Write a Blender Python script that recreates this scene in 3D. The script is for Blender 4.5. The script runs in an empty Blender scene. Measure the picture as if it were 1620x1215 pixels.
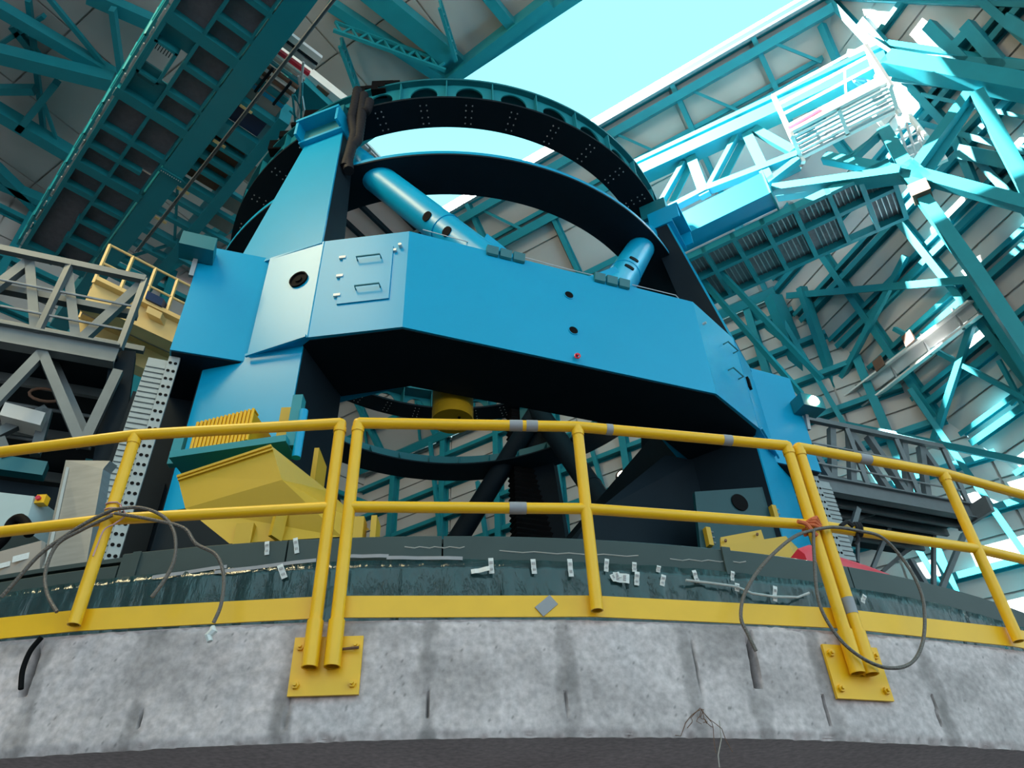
import bpy, bmesh, math, random
from mathutils import Vector as V, Matrix
random.seed(7)
sc = bpy.context.scene
COL = sc.collection

# ------------------------------------------------------------------ camera
F_PX, PITCH, ROLL = 1229.2, math.radians(38.975), math.radians(-2.6185)
CX, CY = -1.2551, 12.8783            # vertical axis of pier and telescope (eye is the origin, floor at -1.6)
cp, sp = math.cos(PITCH), math.sin(PITCH)
_f = V((0, cp, sp)); _u0 = V((0, -sp, cp)); _r0 = V((1, 0, 0))
_r = _r0 * math.cos(ROLL) + _u0 * math.sin(ROLL); _u = -_r0 * math.sin(ROLL) + _u0 * math.cos(ROLL)
cam_d = bpy.data.cameras.new('camera'); cam = bpy.data.objects.new('camera', cam_d); COL.objects.link(cam)
cam_d.sensor_width = 36; cam_d.lens = F_PX / 1620 * 36; cam_d.clip_end = 300; cam_d.clip_start = .05
cam.matrix_world = Matrix(((_r.x, _u.x, -_f.x, 0), (_r.y, _u.y, -_f.y, 0), (_r.z, _u.z, -_f.z, 0), (0, 0, 0, 1)))
sc.camera = cam

# ------------------------------------------------------------------ sky, sun, exposure
sc.view_settings.view_transform = 'Standard'; sc.view_settings.look = 'None'
sc.view_settings.gamma = 1; sc.view_settings.exposure = 0.3; sc.view_settings.use_curve_mapping = False
wd = bpy.data.worlds.new('sky'); sc.world = wd; wd.use_nodes = True
nt = wd.node_tree; nt.nodes.clear()
tc = nt.nodes.new('ShaderNodeTexCoord'); sx = nt.nodes.new('ShaderNodeSeparateXYZ'); rp = nt.nodes.new('ShaderNodeValToRGB')
bg = nt.nodes.new('ShaderNodeBackground'); wo = nt.nodes.new('ShaderNodeOutputWorld')
nt.links.new(tc.outputs['Generated'], sx.inputs[0]); nt.links.new(sx.outputs['Z'], rp.inputs[0])
nt.links.new(rp.outputs[0], bg.inputs[0]); nt.links.new(bg.outputs[0], wo.inputs[0])
rp.color_ramp.elements[0].position = 0.0; rp.color_ramp.elements[0].color = (.90, .96, 1, 1)
rp.color_ramp.elements[1].position = .85; rp.color_ramp.elements[1].color = (.26, .80, .90, 1)
bg.inputs[1].default_value = 1.45
SUN_TO = V((-6.66, -.08, 8.0)).normalized()
sd = bpy.data.lights.new('sun', 'SUN'); so = bpy.data.objects.new('sun', sd); COL.objects.link(so)
sd.energy = 95; sd.angle = math.radians(.6); sd.color = (1, .96, .9)
so.rotation_euler = SUN_TO.to_track_quat('Z', 'Y').to_euler(); so.location = (0, -20, 40)

# ------------------------------------------------------------------ survey helpers
C2 = V((CX, CY))
AZM = math.radians(21.5)             # symmetry plane of the telescope
NV = V((math.sin(AZM), -math.cos(AZM))); EU = V((math.cos(AZM), math.sin(AZM)))
def ray(x, y): return _r * (x - 810) + _u * (607.5 - y) + _f * F_PX
def Z(x, y, z): d = ray(x, y); return d * (z / d.z)
def CYL(x, y, rad):
    d = ray(x, y); a = d.x**2 + d.y**2; b = -2 * (d.x * CX + d.y * CY); c = CX**2 + CY**2 - rad**2
    return d * ((-b - math.sqrt(max(0, b * b - 4 * a * c))) / (2 * a))
def az_of(p): return math.atan2(p.x - CX, -(p.y - CY))
def rim(az, rad, z): return V((CX + rad * math.sin(az), CY - rad * math.cos(az), z))
def L(u, v, z): q = C2 + EU * u + NV * v; return V((q.x, q.y, z))
def Ldir(u, v, z=0): q = EU * u + NV * v; return V((q.x, q.y, z))
class Plane:
    def __init__(s, p, n): s.p = V(p); s.n = V(n).normalized()
    def hit(s, x, y, off=0.0):
        d = ray(x, y); t = ((s.p + s.n * off) @ s.n if False else (s.p + s.n * off).dot(s.n)) / d.dot(s.n); return d * t

# ------------------------------------------------------------------ materials
def mat(name, col, rough=.5, metal=0., var=.12, scale=3., bump=0., spec=.5, alpha=1., trans=0., emit=None, streak=None, coat=0.):
    m = bpy.data.materials.new(name); m.use_nodes = True; n = m.node_tree.nodes; l = m.node_tree.links
    b = n['Principled BSDF']
    b.inputs['Roughness'].default_value = rough; b.inputs['Metallic'].default_value = metal
    b.inputs['Specular IOR Level'].default_value = spec; b.inputs['Alpha'].default_value = alpha
    b.inputs['Transmission Weight'].default_value = trans; b.inputs['Coat Weight'].default_value = coat
    tc = n.new('ShaderNodeTexCoord'); nz = n.new('ShaderNodeTexNoise'); nz.inputs['Scale'].default_value = scale; nz.inputs['Detail'].default_value = 5
    mp = n.new('ShaderNodeMapping'); l.new(tc.outputs['Object'], mp.inputs[0]); l.new(mp.outputs[0], nz.inputs['Vector'])
    if streak: mp.inputs['Scale'].default_value = streak
    mx = n.new('ShaderNodeMix'); mx.data_type = 'RGBA'
    mx.inputs[6].default_value = (*[max(0, c * (1 - var)) for c in col], 1); mx.inputs[7].default_value = (*[min(1, c * (1 + var)) for c in col], 1)
    l.new(nz.outputs['Fac'], mx.inputs[0]); l.new(mx.outputs[2], b.inputs['Base Color'])
    if bump:
        bp = n.new('ShaderNodeBump'); bp.inputs['Strength'].default_value = bump; bp.inputs['Distance'].default_value = .02
        l.new(nz.outputs['Fac'], bp.inputs['Height']); l.new(bp.outputs[0], b.inputs['Normal'])
    if emit: b.inputs['Emission Color'].default_value = (*emit[0], 1); b.inputs['Emission Strength'].default_value = emit[1]
    return m
M = {}
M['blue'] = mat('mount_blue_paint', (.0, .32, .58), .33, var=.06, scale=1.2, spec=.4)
M['dteal'] = mat('mount_teal_paint', (.004, .15, .19), .4, var=.1)
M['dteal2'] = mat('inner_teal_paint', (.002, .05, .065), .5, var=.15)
M['navy'] = mat('navy_paint_and_shade', (.003, .011, .019), .7, var=.2, spec=.2)  # dark inner paint; also carries interior shade on rear struts and legs
M['teal'] = mat('dome_teal_paint', (.012, .235, .29), .45, var=.15, scale=2, spec=.35)
M['teal2'] = mat('crane_teal_paint', (.006, .25, .32), .4, var=.1, scale=1.5)
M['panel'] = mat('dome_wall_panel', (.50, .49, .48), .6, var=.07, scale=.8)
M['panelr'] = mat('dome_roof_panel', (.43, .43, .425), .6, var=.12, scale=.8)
M['grate'] = mat('grating_plate', (.16, .145, .17), .75, var=.25, scale=9, bump=.3)
M['yellow'] = mat('yellow_paint', (.88, .48, .008), .38, var=.10, scale=6)
M['yellow2'] = mat('housing_yellow_paint', (.54, .33, .010), .42, var=.08, scale=3)
M['cream'] = mat('pale_yellow_paint', (.66, .50, .22), .5, var=.1)
M['steel'] = mat('galvanised_steel', (.30, .33, .35), .42, .55, var=.25, scale=8)
M['dsteel'] = mat('dull_gantry_steel', (.14, .168, .185), .5, .25, var=.2, scale=5)
M['white'] = mat('white_paint', (.80, .80, .78), .5, var=.05)
M['galv'] = mat('pale_strip_steel', (.30, .345, .36), .5, .2, var=.15, scale=8)
M['black'] = mat('black_rubber', (.005, .005, .006), .75, var=.2, spec=.08)
M['hose'] = mat('charcoal_hose', (.010, .0105, .015), .7, var=.3, scale=20, bump=.4, spec=.25)
M['cover'] = mat('grey_green_cover', (.036, .058, .060), .5, var=.15, scale=5, spec=.35)
M['wire'] = mat('steel_wire_rope', (.16, .14, .13), .5, .6, var=.3, scale=120, bump=.5)
M['orange'] = mat('orange_rope', (.62, .14, .05), .8, var=.2, scale=30)
M['pink'] = mat('pink_wire', (.55, .30, .33), .5, var=.2)
M['grey'] = mat('grey_tape', (.30, .30, .33), .55, var=.12, scale=12)
M['tape'] = mat('white_printed_tape', (.66, .69, .70), .45, var=.15, scale=60)
M['red'] = mat('red_plastic', (.62, .03, .06), .35, var=.1)
M['bluebag'] = mat('blue_plastic', (.02, .22, .65), .4, var=.1)
M['dblue'] = mat('dark_blue_tarp', (.01, .03, .10), .5, var=.2)
M['paleblue'] = mat('pale_cabinet_paint', (.45, .58, .62), .4, var=.05)
M['brown'] = mat('rust_brown', (.16, .08, .05), .7, var=.2)
M['beige'] = mat('beige_sheet', (.36, .32, .29), .6, var=.15)
M['pinkpanel'] = mat('pinkish_shutter_panel', (.62, .48, .48), .6, var=.08)
M['lamp'] = mat('lamp_and_glint_glow', (1, .9, .7), .4, emit=((1, .88, .62), 14))
M['cable'] = mat('thin_grey_cable', (.09, .10, .11), .5, var=.1)
M['plate'] = mat('brushed_grey_plate', (.19, .215, .24), .42, .35, var=.3, scale=4, streak=(1, 1, 6))
M['sheet'] = mat('clear_plastic_sheet', (.016, .05, .058), .1, var=.7, scale=5, bump=.9, alpha=.8, spec=.7, streak=(3, 3, .7))
M['silver'] = mat('silver_edge', (.55, .58, .6), .35, .4, var=.1)
def concrete():
    m = mat('pier_concrete', (.61, .52, .53), .85, var=.2, scale=2.2, bump=.15)
    n = m.node_tree.nodes; l = m.node_tree.links; b = n['Principled BSDF']
    at = n.new('ShaderNodeAttribute'); at.attribute_name = 'stain'; at.attribute_type = 'GEOMETRY'
    src = b.inputs['Base Color'].links[0].from_socket
    n2 = n.new('ShaderNodeTexNoise'); n2.inputs['Scale'].default_value = 34; n2.inputs['Detail'].default_value = 6
    tcn = [q for q in n if q.type == 'TEX_COORD'][0]; l.new(tcn.outputs['Object'], n2.inputs['Vector'])
    r2 = n.new('ShaderNodeMapRange'); r2.inputs[1].default_value = .3; r2.inputs[2].default_value = .7; r2.inputs[3].default_value = .72; r2.inputs[4].default_value = 1.12
    l.new(n2.outputs['Fac'], r2.inputs[0])
    m1 = n.new('ShaderNodeMix'); m1.data_type = 'RGBA'; m1.blend_type = 'MULTIPLY'; m1.inputs[0].default_value = 1
    l.new(src, m1.inputs[6]); l.new(r2.outputs[0], m1.inputs[7])
    m2 = n.new('ShaderNodeMix'); m2.data_type = 'RGBA'; l.new(at.outputs['Fac'], m2.inputs[0]); l.new(m1.outputs[2], m2.inputs[6])
    m2.inputs[7].default_value = (.10, .09, .088, 1); l.new(m2.outputs[2], b.inputs['Base Color'])
    return m
M['concrete'] = concrete()
M['floor'] = mat('dark_floor_paint', (.03, .033, .036), .7, var=.2, scale=.7)

# ------------------------------------------------------------------ mesh builder
class MB:
    def __init__(s): s.v = []; s.f = []
    def add(s, vs, fs):
        o = len(s.v); s.v += [V(p) for p in vs]; s.f += [[o + i for i in q] for q in fs]; return s
    def hexa(s, a, b): # two matching quads
        return s.add(list(a) + list(b), [(3, 2, 1, 0), (4, 5, 6, 7), (0, 1, 5, 4), (1, 2, 6, 5), (2, 3, 7, 6), (3, 0, 4, 7)])
    def prism(s, pts, vec):
        n = len(pts); vec = V(vec); pts = [V(p) for p in pts]
        return s.add(pts + [p + vec for p in pts], [tuple(range(n - 1, -1, -1)), tuple(range(n, 2 * n))] + [(i, (i + 1) % n, n + (i + 1) % n, n + i) for i in range(n)])
    def box(s, c, ax, ay, az):
        c = V(c); ax = V(ax); ay = V(ay); az = V(az)
        a = [c - ax - ay - az, c + ax - ay - az, c + ax + ay - az, c - ax + ay - az]
        return s.hexa(a, [p + az * 2 for p in a])
    def bar(s, p, q, w, h, up=(0, 0, 1)):
        p = V(p); q = V(q); d = q - p; ln = d.length; d.normalize(); up = V(up)
        x = d.cross(up)
        if x.length < 1e-3: x = d.cross(V((1, 0, 0)))
        x.normalize(); y = x.cross(d)
        return s.box((p + q) / 2, d * (ln / 2), x * (w / 2), y * (h / 2))
    def ibeam(s, p, q, w, h, up=(0, 0, 1), t=.03):
        p = V(p); q = V(q); d = (q - p).normalized(); up = V(up); x = d.cross(up)
        if x.length < 1e-3: x = d.cross(V((1, 0, 0)))
        x.normalize(); y = x.cross(d)
        s.bar(p + y * (h / 2 - t / 2), q + y * (h / 2 - t / 2), w, t, up); s.bar(p - y * (h / 2 - t / 2), q - y * (h / 2 - t / 2), w, t, up)
        return s.bar(p, q, t, h - 2 * t, up)
    def tube(s, pts, r, n=10, caps=True, closed=False):
        pts = [V(p) for p in pts]; k = len(pts); o = len(s.v); ref = None
        for i, p in enumerate(pts):
            if closed: t = (pts[(i + 1) % k] - pts[i - 1])
            else: t = pts[min(i + 1, k - 1)] - pts[max(i - 1, 0)]
            t.normalize()
            if ref is None: ref = t.cross(V((0, 0, 1))) if abs(t.z) < .9 else t.cross(V((1, 0, 0)))
            x = (ref - t * ref.dot(t)).normalized(); ref = x; y = t.cross(x)
            rr = r[i] if isinstance(r, (list, tuple)) else r
            for j in range(n):
                a = 2 * math.pi * j / n; s.v.append(p + x * (rr * math.cos(a)) + y * (rr * math.sin(a)))
        for i in range(k if closed else k - 1):
            i2 = (i + 1) % k
            for j in range(n):
                j2 = (j + 1) % n; s.f.append([o + i * n + j, o + i * n + j2, o + i2 * n + j2, o + i2 * n + j])
        if caps and not closed:
            s.f.append([o + j for j in range(n - 1, -1, -1)]); s.f.append([o + (k - 1) * n + j for j in range(n)])
        return s
    def pipe(s, p, q, r, r2, n=14): # hollow tube
        p = V(p); q = V(q); t = (q - p).normalized(); x = t.cross(V((0, 0, 1))) if abs(t.z) < .9 else t.cross(V((1, 0, 0)))
        x.normalize(); y = t.cross(x); o = len(s.v)
        for c, rr in ((p, r), (q, r), (q, r2), (p, r2)):
            for j in range(n): a = 2 * math.pi * j / n; s.v.append(c + x * (rr * math.cos(a)) + y * (rr * math.sin(a)))
        for k in range(4):
            k2 = (k + 1) % 4
            for j in range(n): j2 = (j + 1) % n; s.f.append([o + k * n + j, o + k * n + j2, o + k2 * n + j2, o + k2 * n + j])
        return s
    def rev(s, prof, a0, a1, n, closed=True): # revolve (r, z) profile about the pier axis, az in radians
        o = len(s.v); k = len(prof); full = abs(a1 - a0) > 6.28
        m = n if full else n + 1
        for i in range(m):
            a = a0 + (a1 - a0) * i / n
            for r, z in prof: s.v.append(rim(a, r, z))
        for i in range(n):
            i2 = (i + 1) % m
            for j in range(k if closed else k - 1):
                j2 = (j + 1) % k; s.f.append([o + i * k + j, o + i2 * k + j, o + i2 * k + j2, o + i * k + j2])
        if closed and not full:
            s.f.append([o + j for j in range(k)]); s.f.append([o + n * k + j for j in range(k - 1, -1, -1)])
        return s
    def disc(s, c, nrm, r, th, n=20):
        nrm = V(nrm).normalized(); return s.tube([V(c), V(c) + nrm * th], r, n)
    def build(s, name, m, parent=None, smooth=False, base=True):
        off = V((0, 0, 0))
        if parent is not None: off = V(parent['_o'])
        elif base and s.v:
            xs = [p.x for p in s.v]; ys = [p.y for p in s.v]; zs = [p.z for p in s.v]
            off = V(((min(xs) + max(xs)) / 2, (min(ys) + max(ys)) / 2, min(zs)))
        me = bpy.data.meshes.new(name); me.from_pydata([p - off for p in s.v], [], s.f)
        bm = bmesh.new(); bm.from_mesh(me); bmesh.ops.recalc_face_normals(bm, faces=bm.faces); bm.to_mesh(me); bm.free()
        me.materials.append(M[m] if isinstance(m, str) else m)
        if smooth:
            me.polygons.foreach_set('use_smooth', [True] * len(me.polygons))
            try: me.set_sharp_from_angle(angle=math.radians(40))
            except Exception: pass
        o = bpy.data.objects.new(name, me); COL.objects.link(o)
        if parent is None: o.location = off
        else: o.parent = parent
        o['_o'] = tuple(off); return o
def thing(name, label, cat, loc, group=None, kind=None):
    o = bpy.data.objects.new(name, None); COL.objects.link(o); o.location = V(loc); o['_o'] = tuple(V(loc)); o.empty_display_size = .2
    o['label'] = label
    if kind: o['kind'] = kind
    else: o['category'] = cat
    if group: o['group'] = group
    return o
def tag(o, label, cat, group=None):
    o['label'] = label; o['category'] = cat
    if group: o['group'] = group
    return o
def struct(o, label): o['kind'] = 'structure'; o['label'] = label; return o
ORD = ['first', 'second', 'third', 'fourth', 'fifth', 'sixth', 'seventh', 'eighth', 'ninth', 'tenth', 'eleventh', 'twelfth', 'thirteenth', 'fourteenth', 'fifteenth', 'sixteenth']
R = math.radians

# ================================================================== THE SETTING
m = MB(); n = 96
m.add([(0, 10, -1.6)] + [(260 * math.cos(2 * math.pi * i / n), 10 + 260 * math.sin(2 * math.pi * i / n), -1.6) for i in range(n)], [(0, 1 + i, 1 + (i + 1) % n) for i in range(n)])
struct(m.build('floor', 'floor', base=False), 'dark painted floor around the telescope pier')

# ---- concrete pier rim: a real, chipped and slotted surface
RP, ZT, ZB = 9.6, 1.368, .871
from mathutils import noise
SLOT = []   # (px top, px bottom, half width m, depth m)
for (x0, y0, x1, y1, hw, dp) in [(66, 1008, 36, 1098, .016, .05), (1181, 990, 1199, 1083, .018, .06), (678, 1100, 676, 1130, .004, .02), (896, 1108, 899, 1140, .004, .02), (1304, 1110, 1314, 1145, .005, .02), (1478, 1110, 1488, 1145, .005, .02), (456, 1112, 450, 1150, .005, .015), (225, 1120, 220, 1146, .004, .015), (1094, 1010, 1112, 1120, .003, .01)]:
    a = CYL(x0, y0, RP); b = CYL(x1, y1, RP); SLOT.append((az_of(a), a.z, az_of(b), b.z, hw, dp))
JOINT = [az_of(CYL(x, 1080, RP)) for x in (55, 226, 452, 678, 898, 1095, 1195, 1305, 1476)]
def build_pier():
    a0, a1 = R(-14), R(33); NA, NZ = 900, 46
    me_v = []; st = []; f = []
    for i in range(NA + 1):
        a = a0 + (a1 - a0) * i / NA
        for j in range(NZ + 1):
            t = j / NZ; z = ZB + (ZT - ZB) * t; p = rim(a, RP, z); d = 0
            d += .006 * noise.noise(p * 3) + .004 * noise.noise(p * 14) + .003 * noise.noise(p * 40)
            e = min(t, 1 - t) * (ZT - ZB)
            if e < .03: d -= (.03 - e) * .35 + max(0, noise.noise(p * 22)) * (.03 - e) * .9
            s = 0
            for (sa, sz, ea, ez, hw, dp) in SLOT:
                lo, hi = min(sz, ez), max(sz, ez)
                if lo - .01 < z < hi + .03:
                    k = (z - sz) / (ez - sz); ac = sa + (ea - sa) * k; w = abs(a - ac) * RP
                    if w < hw * 1.5: q = max(0, 1 - (w / hw)**2 * .8); d -= dp * max(0, q); s = max(s, .9 * max(0, q))
            for ja in JOINT:
                w = abs(a - ja) * RP + .03 * noise.noise(V((z * 9, ja * 90, 0)))
                wid = .045 + .03 * noise.noise(V((z * 4, ja * 40, 5)))
                if w < wid: s = max(s, .72 * (1 - (w / wid)**3) * (.6 + .5 * noise.noise(p * 8)))
            big = noise.noise(V((a * 20, z * 3.2, 2))) + .5 * noise.noise(V((a * 60, z * 8, 7)))
            s = max(s, min(.55, max(0, big - .05) * 1.1) * (.25 + .75 * t))
            drip = noise.noise(V((a * 150, z * .8, 9))); s = max(s, .25 * max(0, drip - .25))
            if noise.noise(p * 60) > .66: s = max(s, .6)
            me_v.append(rim(a, RP + d, z)); st.append(min(1, s))
    for i in range(NA):
        for j in range(NZ):
            k = i * (NZ + 1) + j; f.append((k, k + NZ + 1, k + NZ + 2, k + 1))
    o0 = len(me_v)
    # top ledge, underside, set-back pier wall and the far remainder of the rim
    mb = MB(); mb.v = [V(p) for p in me_v]; mb.f = [list(q) for q in f]
    mb.rev([(RP - .004, ZT - .002), (8.3, ZT - .002), (8.3, ZT - .08), (RP - .05, ZT - .08)], 0, 2 * math.pi, 160)
    mb.rev([(RP - .012, ZB + .012), (RP - .04, ZB + .08), (8.8, ZB + .08), (8.8, ZB)], 0, 2 * math.pi, 160)
    mb.rev([(RP, ZB), (RP, ZT)], a1, a0 + 2 * math.pi, 120, closed=False)
    mb.rev([(8.8, ZB + .05), (8.8, -1.6)], 0, 2 * math.pi, 96, closed=False)
    me = bpy.data.meshes.new('wall_pier'); me.from_pydata(mb.v, [], mb.f)
    at = me.attributes.new('stain', 'FLOAT', 'POINT'); at.data.foreach_set('value', st + [.1] * (len(mb.v) - len(st)))
    me.materials.append(M['concrete']); me.polygons.foreach_set('use_smooth', [True] * len(me.polygons)); me.set_sharp_from_angle(angle=R(50))
    o = bpy.data.objects.new('wall_pier', me); COL.objects.link(o); struct(o, 'round grey concrete pier rim, stained and cracked'); return o
build_pier()

# ---- dome facets
aD = R(-58); D3 = V((math.sin(aD), math.cos(aD), 0)); W3 = V((math.cos(aD), -math.sin(aD), 0))   # along the slit / across it
def DW(d, w, z): return D3 * d + W3 * w + V((0, 0, z))
G = 1.2
ZS, NL, NR, NE, ZE = 20.0 * G, 8.75 * G, 12.6 * G, 17.4 * G, 15.5 * G    # slit height, slit edges, eave distance and height
BEND = DW(-2.45 * G, NR, ZS); KNEE = DW(2.0 * G, NE, ZE)
S3 = V((math.sin(R(-22)), math.cos(R(-22)), 0))
P_RA = Plane(DW(0, NR, ZS), (W3 * (ZS - ZE) + V((0, 0, NE - NR))))
P_WB = Plane(DW(0, NE, 0), W3)
P_WR = Plane(KNEE, (BEND - KNEE).cross(S3))
P_RL = Plane((0, 0, ZS), (0, 0, 1))
NLW = V((-math.sin(R(45)), math.cos(R(45)), 0)); P_WL = Plane(NLW * 25, NLW)
for P in (P_RA, P_WB, P_WR, P_RL, P_WL):              # normals point outward, away from the eye
    if P.n.dot(P.p) < 0: P.n = -P.n
def clip(poly, a, b, c):                              # keep a*x + b*y <= c
    out = []
    for i in range(len(poly)):
        p, q = poly[i], poly[(i + 1) % len(poly)]; dp = a * p[0] + b * p[1] - c; dq = a * q[0] + b * q[1] - c
        if dp <= 0: out.append(p)
        if (dp < 0 < dq) or (dq < 0 < dp): t = dp / (dp - dq); out.append((p[0] + (q[0] - p[0]) * t, p[1] + (q[1] - p[1]) * t))
    return out
class Facet:
    """a flat side of the dome: backing sheet, separate panels, framing"""
    def __init__(s, name, label, plane, poly, xdir, pw, ph, m, gap=.03):
        s.P = plane; s.x = V(xdir).normalized(); s.y = plane.n.cross(s.x).normalized(); s.o = V(poly[0])
        s.pl = [((p - s.o).dot(s.x), (p - s.o).dot(s.y)) for p in poly]
        ar = sum(s.pl[i][0] * s.pl[(i + 1) % len(s.pl)][1] - s.pl[(i + 1) % len(s.pl)][0] * s.pl[i][1] for i in range(len(s.pl)))
        if ar < 0: s.pl.reverse()
        mb = MB(); mb.prism([s.at(*q, .08) for q in s.pl], plane.n * .12)
        s.root = mb.build(name, 'brown' if False else 'panelr', base=False); struct(s.root, label)
        xs = [q[0] for q in s.pl]; ys = [q[1] for q in s.pl]; s.ext = (min(xs), max(xs), min(ys), max(ys))
        x = min(xs)
        while x < max(xs):
            y = min(ys)
            while y < max(ys):
                pg = s.inside([(x + gap, y + gap), (x + pw - gap, y + gap), (x + pw - gap, y + ph - gap), (x + gap, y + ph - gap)])
                if len(pg) >= 3: b = MB(); b.prism([s.at(*q, .0) for q in pg], plane.n * .07); b.build('panel', m, s.root)
                y += ph
            x += pw
    def at(s, x, y, off=0): return s.o + s.x * x + s.y * y + s.P.n * off
    def inside(s, poly):
        k = len(s.pl)
        for i in range(k):
            (x0, y0), (x1, y1) = s.pl[i], s.pl[(i + 1) % k]; a, b = (y1 - y0), -(x1 - x0); poly = clip(poly, a, b, a * x0 + b * y0)
            if len(poly) < 3: return []
        return poly
    def line(s, p, q, w, h, name='beam', m='teal', i=False, drop=0):   # framing member inside the facet outline, (x, y) ends, set on its inner face
        lo, hi = 0., 1.; k = len(s.pl)
        for j in range(k):
            (x0, y0), (x1, y1) = s.pl[j], s.pl[(j + 1) % k]; a, b = (y1 - y0), -(x1 - x0); c = a * x0 + b * y0
            dp = a * p[0] + b * p[1] - c; dq = a * q[0] + b * q[1] - c
            if dp > 0 and dq > 0: return None
            if dp > 0: lo = max(lo, dp / (dp - dq))
            elif dq > 0: hi = min(hi, dp / (dp - dq))
        if hi - lo < .02: return None
        A = s.at(p[0] + (q[0] - p[0]) * lo, p[1] + (q[1] - p[1]) * lo, -h / 2 - drop); B = s.at(p[0] + (q[0] - p[0]) * hi, p[1] + (q[1] - p[1]) * hi, -h / 2 - drop)
        b = MB(); (b.ibeam if i else b.bar)(A, B, w, h, s.P.n); return b.build(name, m, s.root)
    def px(s, a, b, w, h, name='beam', m='teal', off=0., i=False):      # member between two surveyed points
        A = s.P.hit(*a, -off - h / 2); B = s.P.hit(*b, -off - h / 2)
        mb = MB(); (mb.ibeam if i else mb.bar)(A, B, w, h, s.P.n); return mb.build(name, m, s.root)
    def lattice(s, a, b, off, depth, nseg, r=.03, wdt=.0):             # zigzag lattice girder hanging under the facet
        A = s.P.hit(*a, -off); B = s.P.hit(*b, -off); dn = -s.P.n * depth
        q = MB(); q.bar(A, B, .1, .1, s.P.n); q.build('lattice_chord', 'teal', s.root)
        q = MB(); q.bar(A + dn, B + dn, .1, .1, s.P.n); q.build('lattice_chord', 'teal', s.root)
        for k in range(nseg):
            p0 = A.lerp(B, k / nseg); p1 = A.lerp(B, (k + 1) / nseg); pm = A.lerp(B, (k + .5) / nseg) + dn
            for (e, f) in ((p0, pm), (pm, p1)): q = MB(); q.bar(e, f, r * 2, r * 2); q.build('lattice_web', 'teal', s.root)

# right roof, below the slit edge
RA = Facet('roof_right', 'sloping grey dome roof to the right of the open slit', P_RA, [BEND, DW(25, NR, ZS), DW(25, NE, ZE), KNEE], D3, 2.82, 2.64, 'panelr')
x0, x1, y0, y1 = RA.ext
for k in range(11): RA.line((k * 2.82 - 3, y0), (k * 2.82 - 3, y1), .16, .34, 'rafter', i=True)
yy = lambda t: y0 + (y1 - y0) * t if abs(RA.pl[0][1]) < 1e9 else 0
sgn = 1 if abs(y1) > abs(y0) else -1; LY = (y1 - y0)
for t, w_, h_ in ((.055, .28, .5), (.20, .14, .25), (.245, .3, .42), (.55, .2, .35), (.78, .16, .3), (.97, .3, .5)): RA.line((x0, sgn * LY * t), (x1, sgn * LY * t), w_, h_, 'purlin', i=(w_ < .25))
for k in range(9):
    RA.line((k * 2.82 - .65, sgn * LY * .06), (k * 2.82 - 1.8, sgn * LY * .24), .09, .1, 'brace', drop=.3); RA.line((k * 2.82 - .65, sgn * LY * .57), (k * 2.82 + .6, sgn * LY * .95), .09, .1, 'brace', drop=.2)
# slit rail, gutter pipe and bright flashing along the right slit edge
A, B = DW(-2.45 * G, NR, ZS), DW(25, NR, ZS); G_END = P_WR.hit(1700, 0)
for (dz, w_, h_, mm, dn, nm) in ((.12, .22, .36, 'teal', -.08, 'edge_beam'), (.5, .35, .18, 'white', .05, 'edge_flashing'), (-.16, .12, .12, 'steel', -.22, 'edge_pipe')):
    b = MB(); b.bar(A + W3 * dn + V((0, 0, dz)), B + W3 * dn + V((0, 0, dz)), w_, h_); b.build(nm, mm, RA.root)

# right wall
gd = (G_END - BEND); G2 = BEND + gd * 1.6
WRpts = [KNEE, BEND, G2, G2 - V((0, 0, 1)) * (G2.z + 1)]
yl = P_WR.n.cross(S3).normalized(); yl = yl if yl.z > 0 else -yl
low = lambda p: p - yl * ((p.z + 1.2) / yl.z)
def hip(z): # where wall_right meets wall_back at height z
    lo, hi = -30., 30.
    for _ in range(60):
        mid = (lo + hi) / 2
        if (DW(mid, NE, z) - P_WR.p).dot(P_WR.n) > 0: lo = mid
        else: hi = mid
    return DW(lo, NE, z)
WR = Facet('wall_right', 'grey panelled dome wall on the right behind teal girts', P_WR, [KNEE, BEND, G2, low(G2), hip(-1.2)], -S3, 2.5, 1.55, 'panel')
def wxy(p): return ((p - WR.o).dot(WR.x), (p - WR.o).dot(WR.y))
x0, x1, y0, y1 = WR.ext
ys = 1 if (yl.dot(WR.y)) > 0 else -1
for k in range(-13, 5):
    y = k * 1.55 * ys
    if k < 1:
        WR.line((x0, y), (x1, y), .17, .3, 'girt', i=True); WR.line((x0, y + .36 * ys), (x1, y + .36 * ys), .13, .24, 'girt', i=True)
    elif k % 2 == 0: WR.line((x0, y), (x1, y), .15, .28, 'girt', i=True)
for k in range(-4, 14): WR.line((k * 2.5, y0), (k * 2.5, y1), .2, .34, 'stud', i=True)
for a, b, w_, h_ in [((1433, 405), (1307, 645), .16, .16), ((1552, 470), (1478, 695), .16, .16), ((1247, 468), (1540, 442), .2, .2), ((1130, 430), (1262, 560), .2, .3), ((1223, 470), (1345, 765), .36, .5), ((1268, 455), (1372, 760), .2, .3),
                     ((1540, 440), (1640, 590), .4, .4), ((1580, 570), (1640, 680), .1, .1), ((1600, 640), (1640, 600), .1, .1), ((1415, 520), (1640, 640), .12, .14)]:
    WR.px(a, b, w_, h_, 'brace', off=.34)
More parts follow.
